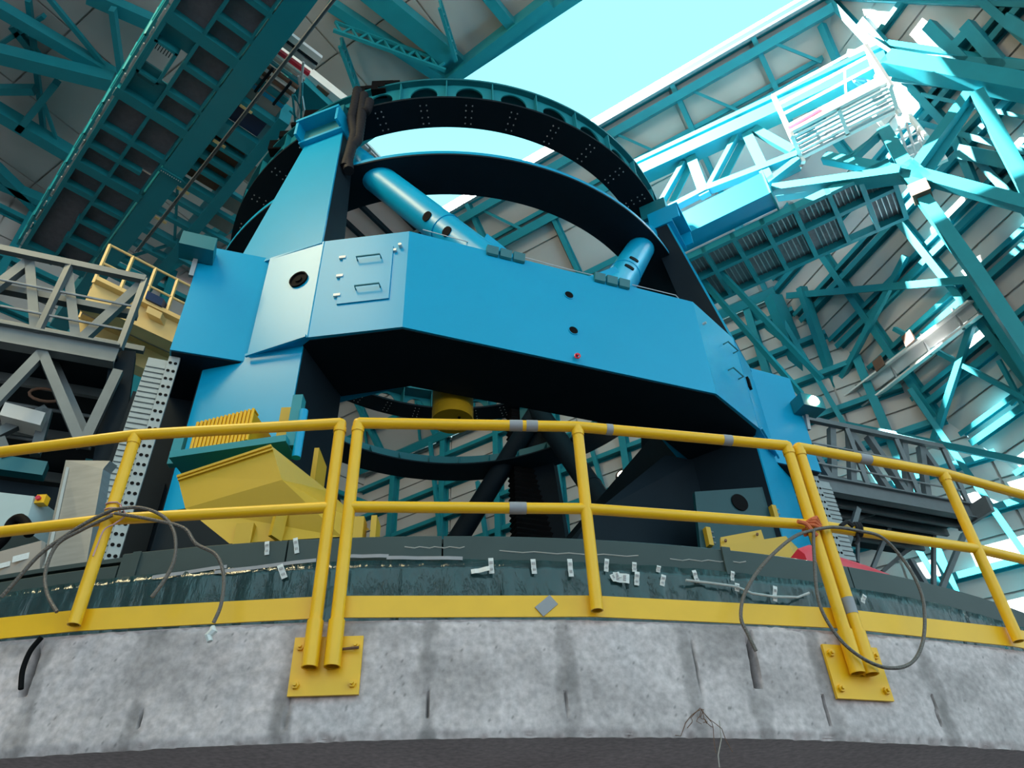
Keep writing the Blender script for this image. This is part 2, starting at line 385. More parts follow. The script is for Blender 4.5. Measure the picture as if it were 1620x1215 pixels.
# gable edge beams of the right wall, running down from the bend
for off, w_, h_, mm, dz in ((.1, .5, .45, 'teal', 0), (-.3, .3, .2, 'white', .45), (.7, .16, .16, 'steel', .1)):
    b = MB(); b.bar(BEND - P_WR.n * off + V((0, 0, dz)), G2 - P_WR.n * off + V((0, 0, dz)), w_, h_, P_WR.n); b.build('edge_beam', mm, WR.root)
for a, b, w_, h_ in [((1345, 85), (1640, 105), .22, .3), ((1420, 118), (1640, 142), .4, .4), ((1540, 45), (1470, 120), .25, .3), ((1530, 40), (1590, 110), .3, .3), ((1470, 40), (1530, 100), .3, .3), ((1365, 35), (1430, 110), .3, .3), ((1300, 40), (1330, 110), .2, .2), ((1460, 150), (1640, 190), .1, .2),
                     ((1500, 190), (1545, 300), .2, .2), ((1440, 190), (1640, 245), .14, .14), ((1590, 30), (1640, 60), .3, .2), ((1520, 240), (1640, 265), .35, .35)]:
    WR.px(a, b, w_, h_, 'beam', off=.25)
WR.lattice((1390, 60), (1480, 120), .3, .5, 4)

# back wall
WB = Facet('wall_back', 'grey panelled dome wall behind the telescope', P_WB, [DW(24, NE, -1.2), DW(24, NE, ZE), KNEE, hip(-1.2)], D3, 2.9, 1.4, 'panel')
x0, x1, y0, y1 = WB.ext
for k in range(0, 16): WB.line((x0, y0 + .6 + k * 1.4), (x1, y0 + .6 + k * 1.4), .17, .3, 'girt', i=True)
for k in range(0, 13): WB.line((x0 + k * 2.6, y0), (x0 + k * 2.6, y1), .24, .36, 'stud', i=True)
for k in range(0, 10): WB.line((x0 + k * 2.4, y0 + (k % 2) * 3), (x0 + (k + 1) * 2.4, y1 - ((k + 1) % 2) * 3), .14, .14, 'brace', drop=.35)
# left wall
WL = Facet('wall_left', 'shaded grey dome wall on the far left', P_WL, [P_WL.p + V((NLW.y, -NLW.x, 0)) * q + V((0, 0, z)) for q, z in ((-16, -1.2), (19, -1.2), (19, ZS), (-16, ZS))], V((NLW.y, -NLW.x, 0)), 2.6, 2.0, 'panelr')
x0, x1, y0, y1 = WL.ext
for k in range(0, 11): WL.line((x0, y0 + 1 + k * 2), (x1, y0 + 1 + k * 2), .2, .32, 'girt', i=True)
for k in range(0, 12): WL.line((x0 + k * 2.6 + .7, y0), (x0 + k * 2.6 + .7, y1), .26, .4, 'stud', i=True)
for k in range(0, 9): WL.line((x0 + k * 3.4, y1 - 7 * (k % 2)), (x0 + (k + 1) * 3.4, y1 - 7 * ((k + 1) % 2)), .16, .16, 'brace', drop=.4)
# wall carrying on behind the viewer on the left
pA, pB = V((-24, 8.5, -1.2)), V((-14, -18, -1.2)); nW = (pB - pA).cross(V((0, 0, 1))).normalized(); P_WN = Plane(pA, nW)
if P_WN.n.dot(P_WN.p) < 0: P_WN.n = -P_WN.n
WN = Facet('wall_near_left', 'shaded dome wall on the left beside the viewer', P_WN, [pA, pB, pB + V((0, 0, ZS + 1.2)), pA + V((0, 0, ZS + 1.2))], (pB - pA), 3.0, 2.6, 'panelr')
# left roof
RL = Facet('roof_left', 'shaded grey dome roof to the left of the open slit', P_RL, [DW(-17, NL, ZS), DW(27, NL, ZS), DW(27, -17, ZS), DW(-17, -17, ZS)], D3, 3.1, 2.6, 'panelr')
for a, b, w_, h_, off in [((870, 0), (640, 178), .34, .6, .0), ((566, -30), (712, 88), .62, .5, .1), ((520, 5), (740, 150), .3, .4, .1), ((760, -20), (810, 40), .3, .4, .1), ((690, 80), (722, 110), .9, .3, .0)]:
    RL.px(a, b, w_, h_, 'beam', off=off)
RL.lattice((530, 35), (705, 98), .5, .5, 7); RL.lattice((696, 0), (722, 84), .4, .5, 4); RL.lattice((540, 60), (572, 150), .4, .5, 5)
for a, b, w_, h_, off in [((-10, 83), (180, 130), .42, .5, .9), ((-10, 8), (185, 122), .34, .4, .5), ((72, -10), (172, 112), .14, .14, .6), ((140, -8), (245, 38), .4, .4, .3), ((178, 14), (192, 118), .16, .3, .8), ((-10, 172), (118, 248), .4, .5, .4), ((-10, 142), (55, 142), .24, .3, .5),
                          ((90, 130), (30, 205), .2, .3, .6), ((68, 160), (92, 228), .1, .1, .5), ((-10, 262), (60, 330), .3, .4, .3), ((45, 0), (70, 215), .14, .2, .2), ((0, 70), (70, 25), .12, .2, .2), ((0, 290), (110, 335), .3, .4, .3), ((20, 40), (60, 90), .2, .3, .1)]:
    RL.px(a, b, w_, h_, 'beam', off=off)
b = MB(); b.bar(DW(-17, NL, ZS - .2), DW(27, NL, ZS - .2), .3, .7); b.build('edge_beam', 'teal', RL.root)
# roof carrying on behind the viewer, beyond the open part of the slit
RN = Facet('roof_near', 'closed part of the dome roof beyond the top of the slit', Plane((0, 0, ZS + .05), (0, 0, 1)), [DW(2.6 * G, NL, ZS + .05), DW(-3.5 * G, NR, ZS + .05), DW(-17, NR, ZS + .05), DW(-17, NL, ZS + .05)], D3, 2.6, 2.0, 'panelr')
# closed far end of the slit
RE = Facet('roof_back', 'closed shutter end of the slit beyond the telescope', Plane((0, 0, ZS + .1), (0, 0, 1)), [DW(10.4 * G, NL, ZS + .1), DW(25, NL, ZS + .1), DW(25, NR, ZS + .1), DW(10.4 * G, NR, ZS + .1)], D3, 1.0, 3.9, 'pinkpanel', gap=.06)
for k in range(4): RE.line((1.0 * k + .9, -9), (1.0 * k + .9, 9), .12, .25, 'rib', 'navy')

# ================================================================== AZIMUTH BEARING COVER
ZC = 2.286; RC = 8.64
cov = thing('bearing_cover', 'dark grey-green curved cover ring on top of the concrete pier', 'cover ring', rim(0, 0.01, ZT))
step_az = az_of(CYL(192, 890, RC))
cuts = [R(q) for q in (-75, -62, -50, -38, -27, -17)] + [step_az] + [az_of(CYL(x, 870, RC)) for x in (455, 700, 930, 1150, 1330)] + [R(q) for q in (34, 44, 56, 68, 80)]
for i in range(len(cuts) - 1):
    a, b = cuts[i] + .0006, cuts[i + 1] - .0006; low_end = b <= step_az + .01; zt = ZC - (.075 if low_end else 0)
    m = MB(); m.rev([(RC, zt), (RC + .012, zt - .01), (RC + .012, 2.09), (RC, 2.08), (RC - .02, 2.08), (RC - .02, zt)], a, b, 16); m.build('cover_plate', 'cover', cov, smooth=True)
m = MB(); m.rev([(RC - .02, ZC - .01), (7.5, ZC - .06), (7.5, ZC - .1), (RC - .02, ZC - .04)], R(-80), R(85), 80); m.build('top_lip', 'cover', cov)
m = MB(); m.rev([(RC - .08, 2.12), (RC - .06, 2.12), (RC - .06, ZT), (RC - .08, ZT)], R(-80), R(85), 80); m.build('bearing_wall', 'dteal', cov)
a = az_of(CYL(1147, 880, RC)); m = MB(); m.rev([(RC + .013, ZC + .005), (RC + .03, ZC + .005), (RC + .03, 2.10), (RC + .013, 2.10)], a - .0035, a + .0035, 3); m.build('clip_strip', 'cover', cov)
a = step_az + .012; m = MB(); m.rev([(RC + .013, ZC - .005), (RC + .024, ZC - .005), (RC + .024, 2.08), (RC + .013, 2.08)], a - .003, a + .003, 3); m.build('clip_strip', 'cover', cov)
# paint-scuffed line along the cover
m = MB()
for (xa, xb, y0) in ((640, 735, 866), (790, 1010, 872), (1060, 1180, 885)):
    pts = [CYL(xa + (xb - xa) * k / 12, y0 + (2 * (k % 3) - 2) * .5 + (xa + (xb - xa) * k / 12 - xa) * (.035 if xa > 700 else 0), RC + .014) for k in range(13)]
    m.tube(pts, .0035, 4)
m.build('scuff_line', 'silver', cov)
# clear sheeting hung below the cover
m = MB(); NA, NZ = 420, 12
for i in range(NA + 1):
    a = R(-22) + R(62) * i / NA
    for j in range(NZ + 1):
        t = j / NZ; z = 2.115 + (ZT + .004 - 2.115) * t
        amp = .012 + .05 * t
        d = amp * (noise.noise(V((a * 45, z * 1.2, 0))) + .6 * noise.noise(V((a * 130, z * 2.5, 3))) + .25 * noise.noise(V((a * 300, z * 6, 8))))
        m.v.append(rim(a, RC + .03 + .02 * t + max(-.02, d), z))
for i in range(NA):
    for j in range(NZ):
        k = i * (NZ + 1) + j; m.f.append([k, k + NZ + 1, k + NZ + 2, k + 1])
sh = m.build('plastic_sheet', 'sheet', smooth=True); tag(sh, 'wrinkled clear plastic sheet taped along the pier cover', 'plastic sheet')
sol = sh.modifiers.new('thickness', 'SOLIDIFY'); sol.thickness = .002
# hoses glimpsed behind the sheet
for i, (xa, ya, xb, yb, mm, lb) in enumerate([(655, 905, 672, 945, 'orange', 'brown hose kinked behind the plastic sheet, left one'), (780, 912, 800, 935, 'orange', 'brown hose kinked behind the plastic sheet, middle one'), (838, 915, 846, 940, 'orange', 'brown hose kinked behind the plastic sheet, right one')]):
    p = CYL(xa, ya, RC - .03); q = CYL(xb, yb, RC - .03); m = MB(); m.tube([p, (p + q) / 2 + V((.03, 0, .0)), q, q + V((-.04, 0, -.12))], .014, 8)
    tag(m.build('hose', mm, smooth=True), lb, 'hose')
# tapes
def strip(px, w, ln, ang, R_, name, mm, label, cat, group, z_off=.004, bow=0.):
    p = CYL(*px, R_); a = az_of(p); tx = V((math.cos(a), math.sin(a), 0)); tz = V((0, 0, 1)); nr = V((math.sin(a), -math.cos(a), 0))
    d = tx * math.sin(R(ang)) + tz * math.cos(R(ang)); e = tx * math.cos(R(ang)) - tz * math.sin(R(ang)); n = 5; m = MB(); top = []; bot = []
    for k in range(n + 1):
        t = k / n - .5; o = nr * (z_off + bow * (t + .5)**2 + .003 * math.sin(k * 2.1))
        for s in (-1, 1): top.append(p + d * (ln * t) + e * (w / 2 * s) + o); bot.append(p + d * (ln * t) + e * (w / 2 * s) + o - nr * .0015)
    N = len(top); vs = top + bot; fs = []
    for k in range(n): fs += [(2 * k, 2 * k + 1, 2 * k + 3, 2 * k + 2), (N + 2 * k + 2, N + 2 * k + 3, N + 2 * k + 1, N + 2 * k), (2 * k, 2 * k + 2, N + 2 * k + 2, N + 2 * k), (2 * k + 1, N + 2 * k + 1, N + 2 * k + 3, 2 * k + 3)]
    fs += [(0, N, N + 1, 1), (2 * n, 2 * n + 1, N + 2 * n + 1, N + 2 * n)]
    m.add(vs, fs); o = m.build(name, mm); tag(o, label, cat, group)
    # two printed marks on the strip
    if mm == 'tape':
        for kk in (-.22, .2):
            b = MB(); c = p + d * (ln * kk) + nr * (z_off + .004 + bow * (kk + .5)**2)
            for q in range(3): b.box(c + e * (w * .22 * (q - 1)), e * (w * .07), d * (ln * .09), nr * .0006)
            b.build('print', 'grey', o)
    return o
tp = [(423, 868, 0.028, .085, -6), (469, 864, .028, .10, -12), (447, 905, .035, .09, -25), (777, 896, .03, .095, -3), (844, 897, .03, .09, -4), (902, 899, .03, .11, -2), (959, 895, .027, .08, 8), (973, 912, .035, .06, 70), (982, 915, .06, .10, 98), (1003, 898, .028, .06, 4), (1007, 916, .03, .085, 8), (1041, 901, .026, .04, 12), (1048, 919, .03, .07, 15), (1100, 913, .028, .08, -14), (1158, 912, .024, .06, 10), (1165, 930, .03, .05, 8), (1225, 940, .028, .1, 12), (1365, 948, .03, .06, 30)]
for i, (x, y, w_, l_, an) in enumerate(tp):
    strip((x, y), w_, l_, an, RC + .05 if y > 890 else RC + .015, 'tape_strip', 'tape', f'short white printed tape strip on the pier cover, {ORD[i] if i < 16 else ("second to last" if i == 16 else "last")} counted rightward', 'tape', 'white printed tape strips', bow=.012)
strip((760, 903), .028, .11, 82, RC + .06, 'tape_strip', 'white', 'crumpled white plastic tag lying sideways near the sheet top', 'tag', None, bow=.02)
for i, (x, y, l_) in enumerate([(580, 880, .26), (672, 883, .45), (420, 896, .6), (300, 905, .45)]):
    strip((x, y), .022, l_, 91 if i < 2 else 86, RC + .035, 'tape_band', 'grey', ['short', 'long', 'silvery', 'frayed'][i] + ' grey tape band holding the plastic sheet ' + ['below the double post', 'left of the white tags', 'left of the double post', 'under the hanging wire'][i], 'tape', 'grey tape bands on the plastic sheet')
# clear tube with blue glints
m = MB(); m.tube([CYL(x, y, RC + .07) for x, y in ((1085, 918), (1120, 922), (1165, 928), (1190, 939), (1225, 944), (1262, 945), (1280, 938))], .008, 6); tag(m.build('clear_tube', 'silver', smooth=True), 'thin clear tube sagging along the plastic sheet', 'tube')
# red cover behind the rail
m = MB(); top = [(1262, 868), (1280, 862), (1300, 866), (1325, 880), (1350, 888), (1375, 896), (1395, 904), (1404, 914), (1406, 926)]; RS = 8.5
for (x, y) in top:
    p = CYL(x, y, RS); a = az_of(p)
    for (dr, zz) in ((.06, ZC - .03), (.05, ZC + (p.z - ZC) * .6), (0, p.z), (-.18, p.z * .98), (-.25, ZC - .03)): m.v.append(rim(a, RS + dr, zz))
for k in range(len(top) - 1):
    for j in range(4): q = k * 5 + j; m.f.append([q, q + 5, q + 6, q + 1])
q = (len(top) - 1) * 5; m.f += [[0, 1, 2, 3, 4], [q + j for j in (4, 3, 2, 1, 0)]]
tag(m.build('red_shroud', 'red', smooth=True), 'glossy red plastic shroud behind the right rail posts', 'shroud')

# ================================================================== GUARD RAILS
RR = 9.66
def rail_section(label, azs, ends, x_open=None):
    """azs: post azimuths; ends: which of the first/last posts are full end posts in sleeves"""
    t = thing('guard_rail', label, 'guard rail', rim(sum(azs) / len(azs), RR, ZT), 'yellow guard rail sections')
    zt, zm, r = 2.40, 1.905, .029
    P = lambda a, z, rr=RR: rim(a, rr, z)
    n = len(azs)
    m = MB(); a0, a1 = azs[0], azs[-1]
    path = [P(a, zt) for a in azs]; m.tube(path, r, 14); m.build('top_rail', 'yellow', t, smooth=True)
    m = MB(); m.tube([P(a, zm) for a in azs], r * .95, 14); m.build('mid_rail', 'yellow', t, smooth=True)
    for i, a in enumerate(azs):
        e = (i == 0 and ends[0]) or (i == n - 1 and ends[1])
        m = MB()
        if e: m.pipe(P(a, 1.30), P(a, zt), r, r * .8); m.tube([P(a, zt - .001), P(a, zt + .012), P(a, zt + .022)], [r, r * .9, r * .5], 14)
        else: m.pipe(P(a, 1.385), P(a, zt), r, r * .8)
        po = m.build('post', 'yellow', t, smooth=True)
        if e: m = MB(); m.pipe(P(a, 1.145), P(a, 1.345), r * 1.22, r * 1.0); m.build('sleeve', 'yellow', po, smooth=True)
        m = MB(); m.tube([P(a, zt - .03), P(a, zt - .06)], r * 1.12, 14, caps=False); m.build('weld_collar', 'yellow', po, smooth=True)
    for i in range(n - 1):
        b = MB(); p, q = P(azs[i], 1.425, RR - .045), P(azs[i + 1], 1.425, RR - .045); b.bar(p, q, .008, .1); b.build('toe_board', 'yellow', t)
    return t
dl = R(2.2); A1 = az_of(CYL(490, 1055, RR)); A2 = az_of(CYL(525, 1055, RR)); A3 = az_of(CYL(1357, 1065, RR)); A4 = az_of(CYL(1378, 1065, RR))
Am = az_of(CYL(945, 970, RR)); Al = az_of(CYL(118, 985, RR)); Ar = az_of(CYL(1612, 1015, RR))
rl = rail_section('yellow tube guard rail left of the double posts, wire loops hung on it', [A1 - (A1 - Al) * 2, Al, A1], (True, True))
rm = rail_section('yellow tube guard rail between the two pairs of double posts', [A2, Am, A3], (True, True))
rr_ = rail_section('yellow tube guard rail right of the double posts with the big wire loop', [A4, Ar, A4 + (Ar - A4) * 2], (True, True))
# base plates
for (xa, xb, yt, yb, lab, tilt) in ((465, 572, 1008, 1100, 'yellow bolted base plate under the left pair of posts', 0), (1306, 1388, 1020, 1106, 'yellow bolted base plate under the right pair of posts, orange rope above', 0)):
    a0 = az_of(CYL(xa - 6, (yt + yb) / 2, RP)); a1 = az_of(CYL(xb + 2, (yt + yb) / 2, RP)); 
    if xa > 1000: a0 = R(15.95); a1 = R(17.72)
    else: a0 = R(1.63); a1 = R(3.37)
    t = thing('base_plate', lab, 'base plate', rim((a0 + a1) / 2, RP + .02, 1.042), 'yellow rail base plates')
    p, q = rim(a0, RP + .018, 1.165), rim(a1, RP + .018, 1.165); m = MB(); m.bar(p, q, .016, .246); m.build('plate', 'yellow', t)
    d = (q - p).normalized(); nr = rim((a0 + a1) / 2, 1, 0) - rim((a0 + a1) / 2, 0, 0)
    for sx_ in (0, 1):
        for z_ in (1.085, 1.245):
            c = (p.lerp(q, .1 if sx_ == 0 else .9)); c.z = z_; m = MB(); m.tube([c + nr * .005, c + nr * .022], .017, 6); bo = m.build('bolt', 'yellow', t); m = MB(); m.tube([c + nr * .02, c + nr * .034], .008, 8); m.build('bolt_tip', 'yellow', bo)
    if xa < 1000:
        c = p.lerp(q, .62); c.z = 1.225; m = MB(); m.tube([c + nr * .02, c + nr * .04 + d * .1], .006, 6); m.build('hook', 'brown', t)
# wire rope loops
def pxpath(pts, dr=0.06, n=8, rad=RR):
    P = [CYL(x, y, rad + (q[0] if q else dr)) for x, y, *q in pts]; out = []
    for i in range(len(P) - 1):
        p0 = P[max(i - 1, 0)]; p1 = P[i]; p2 = P[i + 1]; p3 = P[min(i + 2, len(P) - 1)]
        for k in range(n):
            t = k / n; out.append(.5 * ((2 * p1) + (p2 - p0) * t + (2 * p0 - 5 * p1 + 4 * p2 - p3) * t * t + (3 * p1 - p0 - 3 * p2 + p3) * t**3))
    return out + [P[-1]]
def wire(pts, r, label, name='wire_rope', mm='wire', dr=.06, cat='wire rope', group='steel wire ropes on the rails'):
    m = MB(); m.tube(pxpath(pts, dr), r, 8); return tag(m.build(name, mm, smooth=True), label, cat, group)
wire([(1290, 838), (1255, 850), (1210, 890), (1180, 935), (1172, 975), (1183, 1003), (1196, 1030)], .0085, 'grey wire rope hanging from orange rope into the concrete slot')
wire([(1287, 838), (1288, 880), (1295, 950), (1320, 1000), (1355, 1035), (1400, 1056), (1440, 1050), (1460, 1015), (1462, 960), (1450, 920), (1425, 880), (1395, 850), (1360, 840), (1320, 834), (1288, 838)], .0085, 'big round wire rope loop on the right rail over the base plate')
wire([(180, 806), (140, 825), (100, 850), (60, 880), (20, 925), (2, 945)], .009, 'long wire rope sagging left from the leaning tie')
wire([(178, 815), (130, 838), (90, 862), (72, 905), (75, 940), (90, 968)], .0085, 'short wire rope hooking down below the tie')
wire([(180, 806), (220, 803), (255, 815), (275, 840), (277, 880), (262, 915), (240, 945)], .0085, 'wire rope arching down right of the tie to the sheet')
wire([(182, 812), (240, 822), (290, 835), (310, 860), (342, 878), (354, 912), (350, 955), (338, 985)], .0085, 'wire rope with a taped white end over the concrete')
m = MB(); c = CYL(334, 1002, RR + .04); m.tube([c + V((0, 0, .03)), c + V((.008, 0, .01)), c + V((-.01, 0, -.01)), c + V((.002, 0, -.035))], [.010, .018, .016, .012], 7); tag(m.build('tape_wrap', 'tape'), 'white tape lump wrapped round the wire rope end', 'tape')
wire([(66, 1008), (48, 1030), (36, 1060), (33, 1090)], .011, 'dark cable dropping into the left concrete slot', dr=-.03, mm='black')
# ties
m = MB()
for k in range(3): c = CYL(180 - k * 2, 800 + k * 9, RR); m.tube([c + V((.036 * math.cos(q * .785), .036 * math.sin(q * .785), .004 * math.sin(q * 2))) for q in range(8)], .004, 6, closed=True)
m.tube(pxpath([(190, 800), (198, 815), (182, 828), (165, 838), (155, 860), (147, 880)], .04), .0035, 6); tag(m.build('wire_tie', 'pink', smooth=True), 'twisted pink wire tie round the left rail post', 'tie')
m = MB(); c = CYL(1283, 832, RR)
for k in range(4): m.tube([c + V((.045 * math.cos(q * .785 + k), .045 * math.sin(q * .785 + k), .014 * math.sin(q * 1.57 + k) + .012 * k - .02)) for q in range(8)], .009, 7, closed=True)
m.tube(pxpath([(1262, 825), (1275, 829), (1285, 840), (1293, 848)], .05), .011, 7); tag(m.build('rope_tie', 'orange', smooth=True), 'orange rope knotted round the right pair of posts', 'tie')
m = MB(); c = CYL(1356, 838, RR)
for k in range(3): m.tube([c + V((.012 * k - .012, .035 * math.cos(q * .785), .036 * math.sin(q * .785))) for q in range(8)], .008, 7, closed=True)
m.tube(pxpath([(1356, 845), (1358, 855), (1352, 862)], .04), .008, 6); m.tube(pxpath([(1330, 832), (1340, 826), (1350, 833)], .04), .012, 6); tag(m.build('cloth_tie', 'hose', smooth=True), 'dark cloth strip tied on the right mid rail', 'tie')
# tape on the rails
def band(px, px2, rad_, label, mm='grey'):
    p = CYL(*px, RR); q = CYL(*px2, RR); m = MB(); m.tube([p, q], rad_, 14, caps=False); m.pipe(p, q, rad_, rad_ - .002); return tag(m.build('tape_band', mm, smooth=True), label, 'tape', 'grey tape wraps on the rails')
zt_, zm_ = 2.40, 1.905
def onrail(x, y, z, a_, b_):  # point on the straight rail between posts a_, b_ at column x
    best = None
    for k in range(401):
        p = rim(a_, RR, z).lerp(rim(b_, RR, z), k / 400); d = p; X = 810 + F_PX * d.dot(_r) / d.dot(_f)
        if best is None or abs(X - x) < best[0]: best = (abs(X - x), p)
    return best[1]
for (xa, xb, z_, sec, lab) in [(806, 826, zt_, 0, 'grey tape wrap on the top rail above the black bellows'), (832, 850, zt_, 0, 'narrow grey tape wrap beside the wide wrap on top rail'), (806, 832, zm_, 0, 'grey tape wrap on the mid rail with a torn end'), (958, 968, zt_, 1, 'faint grey tape wrap on top rail right of middle post'), (1143, 1157, zt_, 1, 'small grey tape wrap on the top rail near its right end')]:
    sa, sb = ((A2, Am), (Am, A3))[sec]; p = onrail(xa, 0, z_, sa, sb); q = onrail(xb, 0, z_, sa, sb); m = MB(); m.pipe(p, q, .0305, .029); tag(m.build('tape_band', 'grey', smooth=True), lab, 'tape', 'grey tape wraps on the rails')
for (xa, xb, z_, lab) in [(1358, 1376, zt_, 'grey tape wrap on the sloping top rail at far right'), ]:
    p = onrail(xa, 0, z_, A4, Ar); q = onrail(xb, 0, z_, A4, Ar); m = MB(); m.pipe(p, q, .0305, .029); tag(m.build('tape_band', 'grey', smooth=True), lab, 'tape', 'grey tape wraps on the rails')
m = MB(); m.pipe(rim(A4, RR, 1.43), rim(A4, RR, 1.51), .0305, .029); tag(m.build('tape_band', 'grey', smooth=True), 'grey tape wrapped low round the right double post', 'tape', 'grey tape wraps on the rails')
p = onrail(866, 0, 1.425, A2, Am); a = az_of(p); tx = V((math.cos(a), math.sin(a), 0)); nr = V((math.sin(a), -math.cos(a), 0))
d1 = (tx * .77 + V((0, 0, .64))); d2 = (tx * -.64 + V((0, 0, .77))); m = MB(); m.box(p - nr * .037, d1 * .046, d2 * .028, nr * .0015); tag(m.build('tape_patch', 'grey'), 'grey tape rectangle stuck askew on the yellow toe board', 'tape')
# loose wire scrap on the concrete
m = MB(); c = CYL(1110, 1122, RP + .02)
for k in range(7):
    pts = [c]; 
    for j in range(6): pts.append(pts[-1] + V((random.uniform(-.02, .02) + (k - 3) * .004, random.uniform(-.004, .003), random.uniform(-.03, .006) - (.02 if k > 4 else 0))))
    m.tube(pts, .0016, 4)
tag(m.build('wire_scrap', 'brown'), 'frayed rusty wire scrap sticking out of the concrete', 'wire')
m = MB(); m.tube([CYL(1138, 1140, RP + .02), CYL(1141, 1170, RP + .02), CYL(1136, 1195, RP + .03), CYL(1138, 1214, RP + .03)], .0025, 5); tag(m.build('string', 'beige'), 'thin pale string dangling below the concrete edge', 'string')

# ================================================================== TELESCOPE
ZB_, ZT_ = 6.6, 8.4
tel = thing('telescope_frame', 'huge blue telescope frame with two dark rings above an arched base', 'telescope', L(0, 0, ZC))
def lprism(pts, z0, z1, name, mm, parent=tel):
    m = MB(); m.prism([L(u, v, z0) for u, v in pts], (0, 0, z1 - z0)); return m.build(name, mm, parent)
def mirr(pts, su, sv): return [(u * su, v * sv) for u, v in pts]
A_, M_, K_, AI, KI = (-2.23, 5.5), (-3.30, 4.96), (-3.97, 4.42), (-1.85, 4.42), (-3.22, 3.35)
front = lprism([A_, (2.23, 5.5), (1.85, 4.42), AI], ZB_, ZT_, 'front_beam', 'blue')
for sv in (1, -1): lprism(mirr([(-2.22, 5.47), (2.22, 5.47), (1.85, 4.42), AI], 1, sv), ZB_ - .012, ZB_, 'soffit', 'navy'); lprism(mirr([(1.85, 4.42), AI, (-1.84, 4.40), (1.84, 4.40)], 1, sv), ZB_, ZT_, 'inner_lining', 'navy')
rear = lprism(mirr([A_, (2.23, 5.5), (1.85, 4.42), AI], 1, -1), ZB_, ZT_, 'rear_beam', 'blue')
CH = {}
for su in (1, -1):
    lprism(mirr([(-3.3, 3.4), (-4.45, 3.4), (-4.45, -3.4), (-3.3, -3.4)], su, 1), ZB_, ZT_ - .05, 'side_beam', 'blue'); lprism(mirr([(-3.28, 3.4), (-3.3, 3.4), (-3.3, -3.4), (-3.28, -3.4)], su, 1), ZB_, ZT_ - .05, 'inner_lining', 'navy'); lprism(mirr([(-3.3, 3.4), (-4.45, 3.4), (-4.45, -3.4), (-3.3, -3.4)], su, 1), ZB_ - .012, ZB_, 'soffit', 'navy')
    for sv in (1, -1):
        CH[su, sv] = lprism(mirr([A_, M_, K_, (-3.97, 3.4), KI, AI], su, sv), ZB_, ZT_, 'corner_box', 'blue')
        lprism(mirr([(-3.97, 4.36), (-4.87, 4.32), (-4.87, 2.8), (-3.97, 2.8)], su, sv), ZB_ - .08, ZT_ + .05, 'bearing_box', 'blue')
        # weld bead between corner box and bearing box, corner edges
        m = MB()
        for (u, v) in (M_,): p = L(u * su, v * sv, ZB_); m.tube([p, p + V((0, 0, ZT_ - ZB_))], .008, 6)
        m.build('weld_bead', 'blue', CH[su, sv])
        m = MB(); m.bar(L(-3.985 * su, 4.44 * sv, ZB_ - .05), L(-3.32 * su, 4.98 * sv, ZB_ - .0), .03, .04); m.build('seam_strip', 'blue', CH[su, sv])
        # leg below the corner box
        leg = [(-3.33, 4.79), (-4.47, 4.05), (-4.47, 1.2), (-3.5, 1.2), (-2.75, 3.9)]
        lg = lprism(mirr(leg, su, sv), 4.45, ZB_, 'leg', 'blue' if sv == 1 else 'navy'); lprism(mirr(leg, su, sv), ZC - .14, 4.45, 'leg_foot', 'navy', lg)  # rear legs navy: shade seen through the arch put into the colour
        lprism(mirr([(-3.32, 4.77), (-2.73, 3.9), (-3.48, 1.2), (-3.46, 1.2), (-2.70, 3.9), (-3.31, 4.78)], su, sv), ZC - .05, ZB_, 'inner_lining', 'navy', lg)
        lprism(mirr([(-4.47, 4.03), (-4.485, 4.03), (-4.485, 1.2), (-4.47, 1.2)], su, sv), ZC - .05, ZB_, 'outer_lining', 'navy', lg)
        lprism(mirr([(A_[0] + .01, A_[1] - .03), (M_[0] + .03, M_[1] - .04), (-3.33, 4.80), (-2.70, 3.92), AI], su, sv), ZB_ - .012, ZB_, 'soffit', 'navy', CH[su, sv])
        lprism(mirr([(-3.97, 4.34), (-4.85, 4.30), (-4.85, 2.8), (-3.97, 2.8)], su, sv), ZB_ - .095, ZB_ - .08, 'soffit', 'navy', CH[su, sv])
        # dark inner knee plate that closes the arch inside
        if sv == 1:
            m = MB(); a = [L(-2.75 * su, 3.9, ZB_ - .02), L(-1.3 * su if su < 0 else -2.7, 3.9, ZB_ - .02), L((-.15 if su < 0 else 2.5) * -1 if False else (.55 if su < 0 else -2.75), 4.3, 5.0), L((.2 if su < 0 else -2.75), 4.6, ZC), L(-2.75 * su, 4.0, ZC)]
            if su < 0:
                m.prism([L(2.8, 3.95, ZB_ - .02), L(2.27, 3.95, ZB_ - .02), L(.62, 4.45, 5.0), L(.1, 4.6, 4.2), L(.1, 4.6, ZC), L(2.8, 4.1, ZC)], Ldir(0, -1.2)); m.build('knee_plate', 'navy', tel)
        # tapered column up to the rings
        m = MB(); b = [(-3.31, 4.92), (-4.42, 4.0), (-4.1, 3.6), (-2.98, 4.52)]; t_ = [(-3.27, 4.06), (-3.86, 3.55), (-3.62, 3.27), (-3.03, 3.78)]
        b = mirr(b, su, sv); t_ = mirr(t_, su, sv)
        m.hexa([L(u, v, ZT_ - .03) for u, v in b], [L(u, v, 12.35) for u, v in t_]); col = m.build('column', 'navy', tel)
        m = MB(); dx = V((-.02 * su, .03 * sv)); m.hexa([L(*(V(b[0]) + dx), ZT_ - .03), L(*(V(b[1]) + dx), ZT_ - .03), L(*V(b[1]), ZT_ - .03), L(*V(b[0]), ZT_ - .03)], [L(*(V(t_[0]) + dx), 12.35), L(*(V(t_[1]) + dx), 12.35), L(*V(t_[1]), 12.35), L(*V(t_[0]), 12.35)]); m.build('column_face', 'blue', col)
